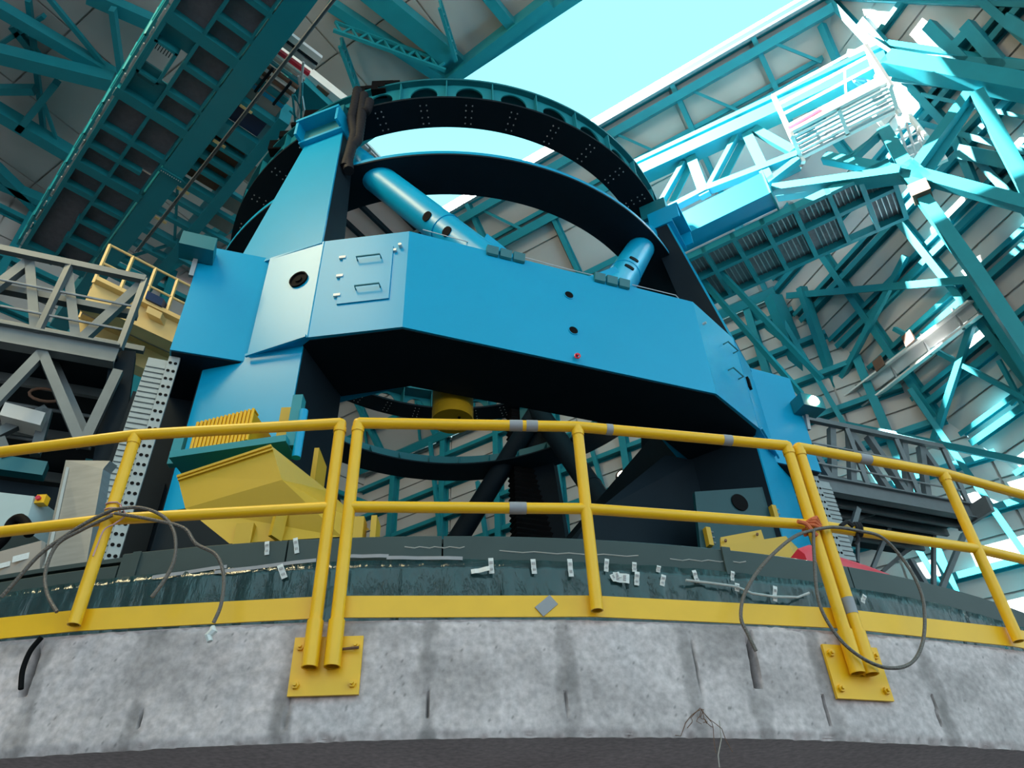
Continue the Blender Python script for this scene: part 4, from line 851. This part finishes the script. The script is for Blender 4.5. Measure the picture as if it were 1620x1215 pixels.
m = MB(); m.tube(pxpath([(-10, 868), (8, 850), (18, 828), (32, 820), (42, 830), (46, 845)], -1.25, 6), .035, 10); tag(m.build('black_hose', 'black', smooth=True), 'thick black hose arching behind the left rail', 'hose')
m = MB(); tp_ = [CYL(x, y, 8.5) for x, y in ((-30, 880), (66, 855), (62, 905), (-30, 925))]; m.prism(tp_, (0, .05, .01)); bp_ = m.build('beige_sheet', 'beige'); tag(bp_, 'beige protective sheet on the cover at far left', 'sheet')
for (x, y, s) in ((33, 882, .05), (6, 894, .04)): part(bp_, 'paper_label', 'tape', lambda m: m.box(CYL(x, y, 8.51), (s, .0, s * .25), (0, .002, 0), (-s * .1, 0, s * .45)))
# cream catwalk on the far left
m = MB(); p = Z(140, 466, 10.4); q = Z(272, 528, 10.4); dd = (q - p); q2 = p + dd * 1.15
cw = thing('catwalk', 'cream yellow catwalk with railing behind the left gantry', 'catwalk', p)
part(cw, 'deck_beam', 'cream', lambda m: m.ibeam(p, q2, .3, .62)); part(cw, 'kick_plate', 'cream', lambda m: m.bar(p + V((0, 0, .42)), q2 + V((0, 0, .42)), .06, .12)); bk = V((.55, .75, 0)).normalized(); bk = V((-.6, .8, 0))
part(cw, 'rear_beam', 'cream', lambda m: m.ibeam(p + bk * 1.1, q2 + bk * 1.1, .3, .62)); part(cw, 'deck', 'beige', lambda m: m.prism([p + V((0, 0, .3)), q2 + V((0, 0, .3)), q2 + bk * 1.1 + V((0, 0, .3)), p + bk * 1.1 + V((0, 0, .3))], (0, 0, .04)))
for z in (.85, 1.35): part(cw, 'rail', 'cream', lambda m: m.tube([p + V((0, 0, z)), q2 + V((0, 0, z))], .025, 6)); part(cw, 'rail', 'cream', lambda m: m.tube([p + bk * 1.1 + V((0, 0, z)), q2 + bk * 1.1 + V((0, 0, z))], .025, 6))
for k in range(5):
    a = p.lerp(q2, k / 4); part(cw, 'post', 'cream', lambda m: m.bar(a + V((0, 0, .3)), a + V((0, 0, 1.36)), .05, .05)); part(cw, 'post', 'cream', lambda m: m.bar(a + bk * 1.1 + V((0, 0, .3)), a + bk * 1.1 + V((0, 0, 1.36)), .05, .05))
m = MB(); c = p.lerp(q2, .62) + V((0, 0, .56)); m.box(c, dd.normalized() * .16, (0, .1, 0), (0, 0, .1)); tag(m.build('motor', 'dblue'), 'small dark blue motor on the cream catwalk', 'motor')
m = MB(); c = p.lerp(q2, .70) - V((.0, .1, -.16)); m.box(c, dd.normalized() * .14, (0, .12, 0), (0, 0, .08)); tag(m.build('wooden_box', 'cream'), 'pale box fixed on the catwalk edge', 'box')

# ================================================================== CRANE BRIDGE
aS = R(-45.7); S2 = V((math.sin(aS), math.cos(aS), 0)); T2 = V((math.cos(aS), -math.sin(aS), 0))
def ST(s, t, z): return S2 * s + T2 * t + V((0, 0, z))
cr = thing('crane_bridge', 'teal overhead crane bridge with grated catwalk at upper left', 'crane', ST(11, 1.5, 15))
def cbox(s0, s1, t0, t1, z0, z1, name, mm, parent=cr):
    m = MB(); m.prism([ST(s0, t0, z0), ST(s1, t0, z0), ST(s1, t1, z0), ST(s0, t1, z0)], (0, 0, z1 - z0)); return m.build(name, mm, parent)
g1 = cbox(3.5, 12.62, 2.03, 2.50, 14.96, 15.9, 'main_girder', 'teal2'); g1b = cbox(12.66, 19.5, 2.06, 2.50, 15.0, 15.9, 'main_girder', 'teal2')
cbox(12.58, 12.70, 2.0, 2.54, 14.93, 14.96, 'splice_plate', 'teal', g1)
m = MB()
for k in range(10): m.disc(ST(12.64, 2.04 + k * .05, 14.93), (0, 0, -1), .012, .02, 6)
m.build('splice_bolts', 'silver', g1)['kind'] = 'stuff'
g2 = cbox(9.75, 19.5, 3.27, 3.52, 14.96, 15.6, 'side_girder', 'teal2')
for t0, t1, s0 in ((1.955, 2.0, 3.5), (1.23, 1.30, 3.5), (.55, .64, 3.5)): cbox(s0, 17.2, t0, t1, 14.97, 15.15, 'stringer', 'teal')
cbox(3.5, 17.2, .44, .5, 15.1, 15.4, 'kick_plate', 'teal2')
for s_, t0, t1, w in ((4.6, .6, 2.03, .12), (5.4, 1.25, 2.03, .06), (6.2, .6, 2.03, .06), (7.25, .6, 2.03, .12), (7.97, 1.25, 2.03, .06), (8.66, 1.25, 2.03, .06), (8.2, .6, 1.25, .06), (9.28, .6, 2.03, .13), (10.03, 1.25, 2.03, .06), (10.79, 1.25, 2.03, .06), (11.47, .5, 2.05, .12), (12.46, .6, 2.03, .07), (13.1, .6, 1.25, .06), (13.1, 1.25, 1.75, .05), (13.77, .6, 2.05, .12), (14.5, .6, 1.25, .08), (14.62, 1.25, 2.0, .06), (15.33, 1.2, 2.0, .06), (16.1, 1.2, 2.03, .1), (17.0, .6, 2.03, .1)):
    cbox(s_ - w, s_ + w, t0, t1, 14.965 if w > .1 else 14.975, 15.15, 'cross_member', 'teal')
sI = [3.5, 4.6, 5.4, 6.2, 7.25, 7.97, 8.66, 9.28, 10.03, 10.79, 11.47, 12.46, 13.1, 13.77, 14.62, 15.33, 16.1, 17.0]; sO = [3.5, 4.6, 6.2, 7.25, 8.2, 9.28]; sO2 = [11.47, 12.46, 13.1, 13.77, 14.5]
for a, b in zip(sI, sI[1:]): cbox(a + .03, b - .03, 1.29, 1.97, 15.16, 15.19, 'floor_panel', 'grate')
for a, b in list(zip(sO, sO[1:])) + list(zip(sO2, sO2[1:])): cbox(a + .03, b - .03, .62, 1.25, 15.16, 15.19, 'floor_panel', 'grate')
cbox(14.55, 17, .62, 1.25, 15.16, 15.19, 'floor_panel', 'grate')
cbox(10.75, 11.4, .62, 1.25, 15.16, 15.19, 'floor_panel', 'teal2'); cbox(9.35, 9.85, .62, 1.25, 15.16, 15.19, 'floor_panel', 'teal2')
# open hatch with bright frame and slatted cover
for (s0, s1, t0, t1) in ((9.85, 10.75, .62, .68), (9.85, 10.75, 1.03, 1.09), (9.85, 9.91, .62, 1.09), (10.69, 10.75, .62, 1.09)): cbox(s0, s1, t0, t1, 14.95, 15.2, 'hatch_frame', 'teal')
for k in range(6): cbox(9.93, 10.15, .70 + k * .055, .715 + k * .055, 15.1, 15.14, 'hatch_slat', 'navy')
cbox(10.5, 10.9, .68, 1.03, 15.05, 15.1, 'hatch_cage', 'dteal')
for k in range(14):
    s_ = 4 + k * 1.0; m = MB(); m.bar(ST(s_, .45, 15.1), ST(s_, .45, 16.2), .05, .05); m.build('rail_post', 'teal2', cr)
for z in (15.65, 16.2): part(cr, 'hand_rail', 'teal2', lambda m: m.tube([ST(3.5, .45, z), ST(17.2, .45, z)], .03, 6))
for k in range(30): s_ = 4.2 + k * .43; part(cr, 'rail_clip', 'silver', lambda m: m.box(ST(s_, .50, 15.02), S2 * (.09 if k % 3 else .15), T2 * .012, (0, 0, .02)))
# between the girders
for s_, w, mm in ((10.0, .07, 'teal'), (10.85, .2, 'teal2'), (11.3, .05, 'teal'), (11.75, .06, 'teal'), (12.15, .05, 'teal'), (12.75, .09, 'teal'), (13.3, .06, 'teal'), (13.9, .06, 'teal'), (14.6, .1, 'teal'), (15.2, .05, 'teal'), (15.9, .07, 'teal'), (16.6, .07, 'teal')): cbox(s_ - w, s_ + w, 2.5, 3.27, 15.0, 15.2, 'cross_member', mm)
cbox(9.45, 10.0, 2.52, 3.25, 15.22, 15.26, 'trough_cover', 'beige'); cbox(10.1, 10.6, 2.52, 3.2, 15.15, 15.3, 'tarp', 'dblue'); cbox(11.05, 12.6, 2.52, 3.25, 15.22, 15.28, 'trough_cover', 'brown')
for s_ in (10.05, 11.2, 12.9, 14.05): cbox(s_ - .03, s_ + .03, 2.52, 2.8, 14.98, 15.02, 'wood_block', 'cream')
part(cr, 'brace', 'teal', lambda m: m.bar(ST(13.0, 2.55, 15.1), ST(14.5, 3.2, 15.1), .06, .06)); part(cr, 'brace', 'teal', lambda m: m.bar(ST(15.9, 2.55, 15.1), ST(14.7, 3.2, 15.1), .06, .06))
for s_ in (12.3, 13.0, 13.7, 14.3, 15.0): part(cr, 'outrigger', 'teal', lambda m: m.bar(ST(s_, 3.5, 15.1), ST(s_, 4.4, 15.1), .1, .12)); 
for s_ in (11.6, 12.65, 13.35): part(cr, 'outrigger_pad', 'beige', lambda m: m.box(ST(s_, 3.8, 15.25), S2 * .25, T2 * .3, (0, 0, .02)))
# hoist trolley: coloured bars, ladder rails
ht = thing('hoist_trolley', 'hoist trolley of coloured bars and blue ladder rails between crane girders', 'hoist', ST(9, 3, 15), None)
for s_, w, mm in ((8.20, .07, 'white'), (8.32, .02, 'navy'), (8.42, .05, 'silver'), (8.62, .04, 'red'), (8.68, .02, 'white'), (8.80, .03, 'beige'), (8.92, .02, 'teal'), (9.05, .03, 'brown'), (9.15, .02, 'white'), (9.25, .03, 'brown'), (9.33, .02, 'silver'), (9.46, .07, 'teal'), (9.62, .05, 'blue')):
    m = MB(); m.prism([ST(s_ - w, 2.5, 15.2), ST(s_ + w, 2.5, 15.2), ST(s_ + w, 3.25, 15.2), ST(s_ - w, 3.25, 15.2)], (0, 0, .1)); m.build('bar', mm, ht)
for t_ in (2.62, 3.05): part(ht, 'clamp', 'navy', lambda m: m.bar(ST(8.95, t_, 15.12), ST(9.65, t_, 15.12), .05, .06))
for k, (a, b) in enumerate((((480, 98), (470, 190)), ((472, 120), (485, 195)), ((463, 150), (468, 205)), ((478, 130), (476, 200)), ((466, 150), (478, 175)), ((458, 175), (476, 192)))): part(ht, 'ladder_rail', 'silver' if k < 2 else 'teal', lambda m: m.tube([Z(*a, 14.9), Z(*b, 14.9)], .025, 6))
m = MB(); m.bar(Z(425, 72, 16.6), Z(575, 190, 16.6), .3, .3); rb_ = m.build('runway_beam', 'white'); tag(rb_, 'white runway beam with a brown patch above the telescope hoses', 'beam'); part(rb_, 'brown_patch', 'brown', lambda m: m.bar(Z(497, 141, 16.42), Z(515, 155, 16.42), .3, .02))
m = MB(); m.bar(Z(455, 118, 16.4), Z(560, 215, 16.4), .5, .4); tag(m.build('runway_beam', 'teal'), 'wide teal runway beam under the white one', 'beam')
for i, o_ in enumerate((0, 4)): m = MB(); m.tube([Z(530 + o_, -5, 13.5), Z(214 + o_, 398, 13.5)], .018, 6); tag(m.build('hoist_cable', 'cable'), ['thick', 'thin'][i] + ' dark hoist cable running diagonally below the crane girder', 'cable', 'hoist cables')
m = MB(); P = [Z(x, y, 12.2) for x, y in ((362, 395), (385, 362), (412, 338), (438, 322))]; m.tube(P, .018, 6); tag(m.build('grey_cable', 'silver'), 'pale cable looping in front of the dark ring', 'cable')

# ================================================================== RIGHT SIDE: LIT ARCH TRUSS, WALKWAY, BASKET
NT = 12.75 * G
def TP(x, y, n=NT): d = ray(x, y); return d * (n / d.dot(W3))
at = thing('arch_truss', 'sunlit white-glaring teal truss along the right slit edge', 'truss', DW(0, NT, 15))
def tb(name, a, b, w, h, mm='teal', n=NT, i=False): m = MB(); (m.ibeam if i else m.bar)(TP(*a, n), TP(*b, n), w * G, h * G, W3); return m.build(name, mm, at)
tb('top_chord', (1000, 283), (1404, 98), .42, .4); tb('top_chord', (1404, 98), (1640, 142), .42, .4); tb('upper_rail', (1000, 262), (1404, 72), .16, .2); tb('upper_rail', (1404, 72), (1640, 108), .16, .2)
for k in range(5):
    a, b = (1090 + 80 * k, 245 - 37 * k), (1088 + 80 * k, 226 - 37 * k); tb('spacer', a, b, .12, .12)
for a, b, w in (((1040, 332), (1082, 258), .13), ((1094, 250), (1116, 310), .26), ((1119, 302), (1165, 216), .13), ((1182, 212), (1218, 288), .24), ((1194, 205), (1256, 240), .2), ((1212, 292), (1264, 252), .16)): tb('web', a, b, w, .16)
for a, b in (((1064, 318), (1092, 262)), ((1140, 292), (1176, 222))):
    w_ = tb('web_plate', a, b, .2, .03, 'teal', NT + .12)
tb('bottom_chord', (1046, 338), (1120, 300), .16, .2); tb('bottom_chord', (1120, 300), (1262, 246), .18, .2)
for a, b, w in (((1445, 275), (1645, 330), .26), ((1440, 278), (1532, 150), .2), ((1546, 148), (1650, 345), .26), ((1398, 205), (1452, 292), .26), ((1305, 250), (1442, 276), .22), ((1340, 262), (1400, 205), .07), ((1335, 258), (1388, 218), .05)): tb('main_web', a, b, w, .2)
for a, b in (((1468, 268), (1538, 160)),): tb('web_plate', a, b, .26, .03, 'teal', NT + .2)
tb('gusset', (1430, 264), (1460, 290), .4, .2); tb('brown_block', (1452, 295), (1460, 312), .34, .3, 'brown')
tb('lower_chord', (1456, 308), (1545, 432), .24, .3, 'teal', NT + .15); tb('lower_chord', (1545, 432), (1650, 590), .24, .3, 'teal', NT + .15)
tb('tie', (1222, 300), (1425, 272), .2, .2, 'teal', NT - .1); tb('tie', (1230, 312), (1440, 282), .1, .2, 'teal', NT + .3)
# walkway with a big box girder in front
wk = thing('walkway', 'teal walkway with blue box girder and speckled gratings right of the rings', 'walkway', DW(1, 13 * G, 13.4 * G))
p0, p1 = TP(1052, 358, 12.2), TP(1206, 266, 12.2)
Dh = D3
def wbox(d0, d1, n0, n1, z0, z1, name, mm, parent=wk): m = MB(); m.prism([DW(d0 * G, n0 * G, z0 * G), DW(d1 * G, n0 * G, z0 * G), DW(d1 * G, n1 * G, z0 * G), DW(d0 * G, n1 * G, z0 * G)], (0, 0, (z1 - z0) * G)); return m.build(name, mm, parent)
bg_ = wbox(.75, 3.3, 12.1, 12.6, 13.62, 14.35, 'box_girder', 'blue'); wbox(.72, .76, 12.06, 12.64, 13.58, 14.39, 'end_plate', 'teal', bg_)
for n0 in (12.65, 13.35, 14.3): wbox(-1.6, 3.3, n0, n0 + .1, 13.4, 13.6, 'stringer', 'teal')
for d0 in (-1.6, -1.0, -.35, .4, 1.1, 1.8, 2.5, 3.2): wbox(d0, d0 + .1, 12.65, 14.35, 13.38, 13.6, 'cross_beam', 'teal')
for k, d0 in enumerate((-1.6, -1.0, -.35, .4, 1.1, 1.8, 2.5)):
    for n0, n1 in ((12.75, 13.35), (13.45, 14.3)):
        if (k, n0) in ((1, 13.45),): continue
        g = wbox(d0 + .1, ((-1.0, -.35, .4, 1.1, 1.8, 2.5, 3.2)[k]), n0, n1, 13.58, 13.6, 'grating', 'grate')
        for q in range(5): wbox(d0 + .14 + q * .11, d0 + .16 + q * .11, n0, n1, 13.55, 13.58, 'grating_bar', 'steel', g)
for a, b in (((1100, 430), (1268, 624)), ((1128, 418), (1300, 600))): part(wk, 'hanger', 'teal', lambda m: m.bar(TP(*a, 13.4 * G), TP(*b, 16.0 * G), .14, .16))
# scaffold basket, sunlit
bk_ = thing('scaffold_basket', 'white sunlit work basket with railings hanging at upper right', 'basket', TP(1325, 175, 12.0 * G))
f0, f1 = TP(1252, 214, 12.0 * G), TP(1402, 124, 12.0 * G); zf = (f0.z + f1.z) / 2; f0.z = f1.z = zf; dn_ = Z(1273, 246, zf); back = W3 * ((dn_ - f0).dot(W3))
for a_, b_ in ((f0, f1), (f0 + back, f1 + back), (f0, f0 + back), (f1, f1 + back), (f0.lerp(f1, .5), f0.lerp(f1, .5) + back)): part(bk_, 'floor_frame', 'white', lambda m: m.bar(a_, b_, .1, .1))
for k in range(7): a = f0 + back * ((k + .1) / 7); b = f1 + back * ((k + .1) / 7); part(bk_, 'plank', 'white' if k % 2 else 'steel', lambda m: m.prism([a - V((0, 0, .03)), b - V((0, 0, .03)), b + back * .08 - V((0, 0, .03)), a + back * .08 - V((0, 0, .03))], (0, 0, .03)))
part(bk_, 'kick_board', 'white', lambda m: m.bar(f0 + V((0, 0, .22)), f1 + V((0, 0, .22)), .03, .24)); part(bk_, 'red_board', 'red', lambda m: m.bar(f0 + V((0, 0, .12)) - W3 * .03, f0.lerp(f1, .35) + V((0, 0, .2)) - W3 * .03, .03, .1))
tops = []
for (x, y, fl) in ((1221, 164, f0), (1368, 60, f1)): 
    tpz = TP(x, y, 12.0 * G); tpz.x, tpz.y = fl.x, fl.y; tops.append(tpz)
zr = (tops[0].z + tops[1].z) / 2
for fl in (f0, f1, f0 + back, f1 + back): part(bk_, 'post', 'white', lambda m: m.bar(fl - V((0, 0, .25)), V((fl.x, fl.y, zr)), .1, .1))
for k in range(3):
    z = zf + (zr - zf) * (1 - .27 * k)
    part(bk_, 'rail', 'white', lambda m: m.tube([V((f0.x, f0.y, z)), V((f1.x, f1.y, z))], .04, 8)); part(bk_, 'rail', 'white', lambda m: m.tube([V((f1.x, f1.y, z)), V((f1.x + back.x, f1.y + back.y, z))], .04, 8)); part(bk_, 'rail', 'white', lambda m: m.tube([V((f0.x, f0.y, z)), V((f0.x + back.x, f0.y + back.y, z))], .04, 8))
part(bk_, 'stay', 'white', lambda m: m.bar(f0.lerp(f1, .62) + V((0, 0, .3)), f0.lerp(f1, .72) + V((0, 0, (zr - zf) * .7)), .05, .05))
part(bk_, 'rear_panel', 'silver', lambda m: m.box(f0.lerp(f1, .55) + back * .9 + V((0, 0, .5)), (f1 - f0) * .3, back * .02, (0, 0, .35)))
m = MB(); c = f0.lerp(f1, .83) + back * .5 + V((0, 0, (zr - zf) * .6)); m.tube([c + V((.22 * math.cos(k * .7), .05 * math.sin(k), .2 * math.sin(k * .7))) for k in range(9)], .05, 8, closed=True); tag(m.build('hose_coil', 'bluebag', smooth=True), 'blue hose coil hung in the white work basket', 'hose')
# small caged ladder platform by the truss node
cg = thing('ladder_cage', 'white ladder cage behind the sunlit truss node', 'ladder', TP(1440, 240, 13.0 * G))
for k in range(4): a, b = (1410 + 12 * k, 205 - 5 * k), (1428 + 12 * k, 262 - 4 * k); part(cg, 'rail', 'silver', lambda m: m.tube([TP(*a, 13.0 * G), TP(*b, 13.0 * G)], .035, 6))
for k in range(4): a, b = (1412 + 5 * k, 210 + 14 * k), (1450 + 5 * k, 195 + 14 * k); part(cg, 'hoop', 'silver', lambda m: m.tube([TP(*a, 13.0 * G), TP(*b, 13.0 * G)], .03, 6))
part(cg, 'side_rail', 'white', lambda m: m.tube([TP(1438, 183, 13 * G), TP(1466, 218, 13 * G)], .07, 8)); part(cg, 'side_rail', 'white', lambda m: m.bar(TP(1378, 178, 13 * G), TP(1402, 205, 13 * G), .12, .08)); part(cg, 'pad', 'white', lambda m: m.box(TP(1486, 252, 13 * G), D3 * .15, W3 * .05, (0, 0, .14)))
# silver cable tray on the right wall
def WRp(x, y, off=.5): return P_WR.hit(x, y, -off)
tr = thing('cable_trough', 'silver perforated cable trough climbing along the right dome wall', 'cable trough', WRp(1410, 590))
a0, a1 = WRp(1288, 682), WRp(1542, 486); yv = P_WR.n
part(tr, 'trough', 'silver', lambda m: m.bar(a0, a1, .34, .06, P_WR.n)); a0, a1 = WRp(1280, 672, .6), WRp(1536, 476, .6); part(tr, 'side_wall', 'white', lambda m: m.bar(a0, a1, .05, .26, P_WR.n))
a0, a1 = WRp(1300, 695, .6), WRp(1552, 497, .6); part(tr, 'side_wall', 'white', lambda m: m.bar(a0, a1, .05, .22, P_WR.n))
for k in range(5): p = WRp(1310 + 52 * k, 668 - 40 * k, .55); part(tr, 'hanger', 'steel', lambda m: m.bar(p - S3 * .0 + V((0, 0, .45)), p - V((0, 0, .3)), .05, .06))
for i, (x, y) in enumerate(((1437, 535), (1390, 575))): m = MB(); c = WRp(x, y, .75 if i < 2 else 1.2); m.box(c, S3 * (.16 if i < 2 else .14), P_WR.n * .03, (0, 0, .18 if i < 2 else .3)); tag(m.build('brown_plate', 'brown'), ['upper', 'lower', 'tall'][i] + ' rusty brown plate on the right wall ' + ('above the trough' if i < 2 else 'beyond the right gantry'), 'plate', 'brown plates on the wall')
for i, (x, y) in enumerate(((1322, 638), (1328, 668))): m = MB(); c = WRp(x, y, .7); m.tube([c + V((.1 * math.sin(k), 0, .12 * math.cos(k * 1.3))) for k in range(6)], .03, 6); tag(m.build('orange_strap', 'orange'), ['upper', 'lower'][i] + ' orange strap at the lower end of the trough', 'strap')
for i, (a, b) in enumerate((((1330, 670), (1640, 735)), ((1580, 1000), (1640, 975)))): 
    if i == 0: m = MB(); m.bar(WRp(*a, 1.4), WRp(*b, 1.4), .16, .16); tag(m.build('wall_pipe', 'teal', smooth=True), 'teal horizontal pipe crossing behind the right gantry rail', 'pipe')
# added warm lights, unseen behind the viewer, for a pale reflection on the corner
for (px_, a_, b_, en, sx2, sy2, lab) in (((500, 415), M_, K_, 1000, 2.4, 6.0, 'added warm light bank behind the viewer, the larger one'), ((548, 440), A_, M_, 420, 2.0, 5.0, 'added warm light bank behind the viewer, the smaller one')):
    q, n_ = onch(*px_, a_, b_); d = ray(*px_).normalized(); rf = d - n_ * (2 * d.dot(n_)); LP = q + rf * 13.5
    fb = thing('added_light_bank', lab, 'floodlight', LP, 'added light banks')
    ax = rf.cross(V((0, 0, 1))).normalized(); ay = ax.cross(rf)
    part(fb, 'housing', 'dsteel', lambda m: m.box(LP + rf * .35, ax * sx2 * .53, ay * sy2 * .52, rf * .12)); part(fb, 'hanger', 'dsteel', lambda m: m.bar(LP + rf * .4, V((LP.x, LP.y, ZS)), .08, .08))  # housing and hanger belong to the added light bank
    ld = bpy.data.lights.new('added_fill_light', 'AREA'); lo_ = bpy.data.objects.new('added_fill_light', ld); COL.objects.link(lo_); ld.shape = 'RECTANGLE'; ld.size = sx2; ld.size_y = sy2; ld.energy = en; ld.color = (1, .82, .46)
    lo_.location = LP; lo_.rotation_euler = (-rf).to_track_quat('-Z', 'Y').to_euler()
c = L(4.9, 4.8, 7.75); pl_ = bpy.data.lights.new('lamp_glow', 'SPOT'); po_ = bpy.data.objects.new('lamp_glow', pl_); COL.objects.link(po_); po_.location = c; pl_.energy = 120; pl_.color = (1, .88, .62); pl_.spot_size = R(120); po_.rotation_euler = Ldir(.1, 1, -.3).to_track_quat('-Z', 'Y').to_euler()

# ================================================================== tidy up
for o in bpy.data.objects:
    if '_o' in o: del o['_o']
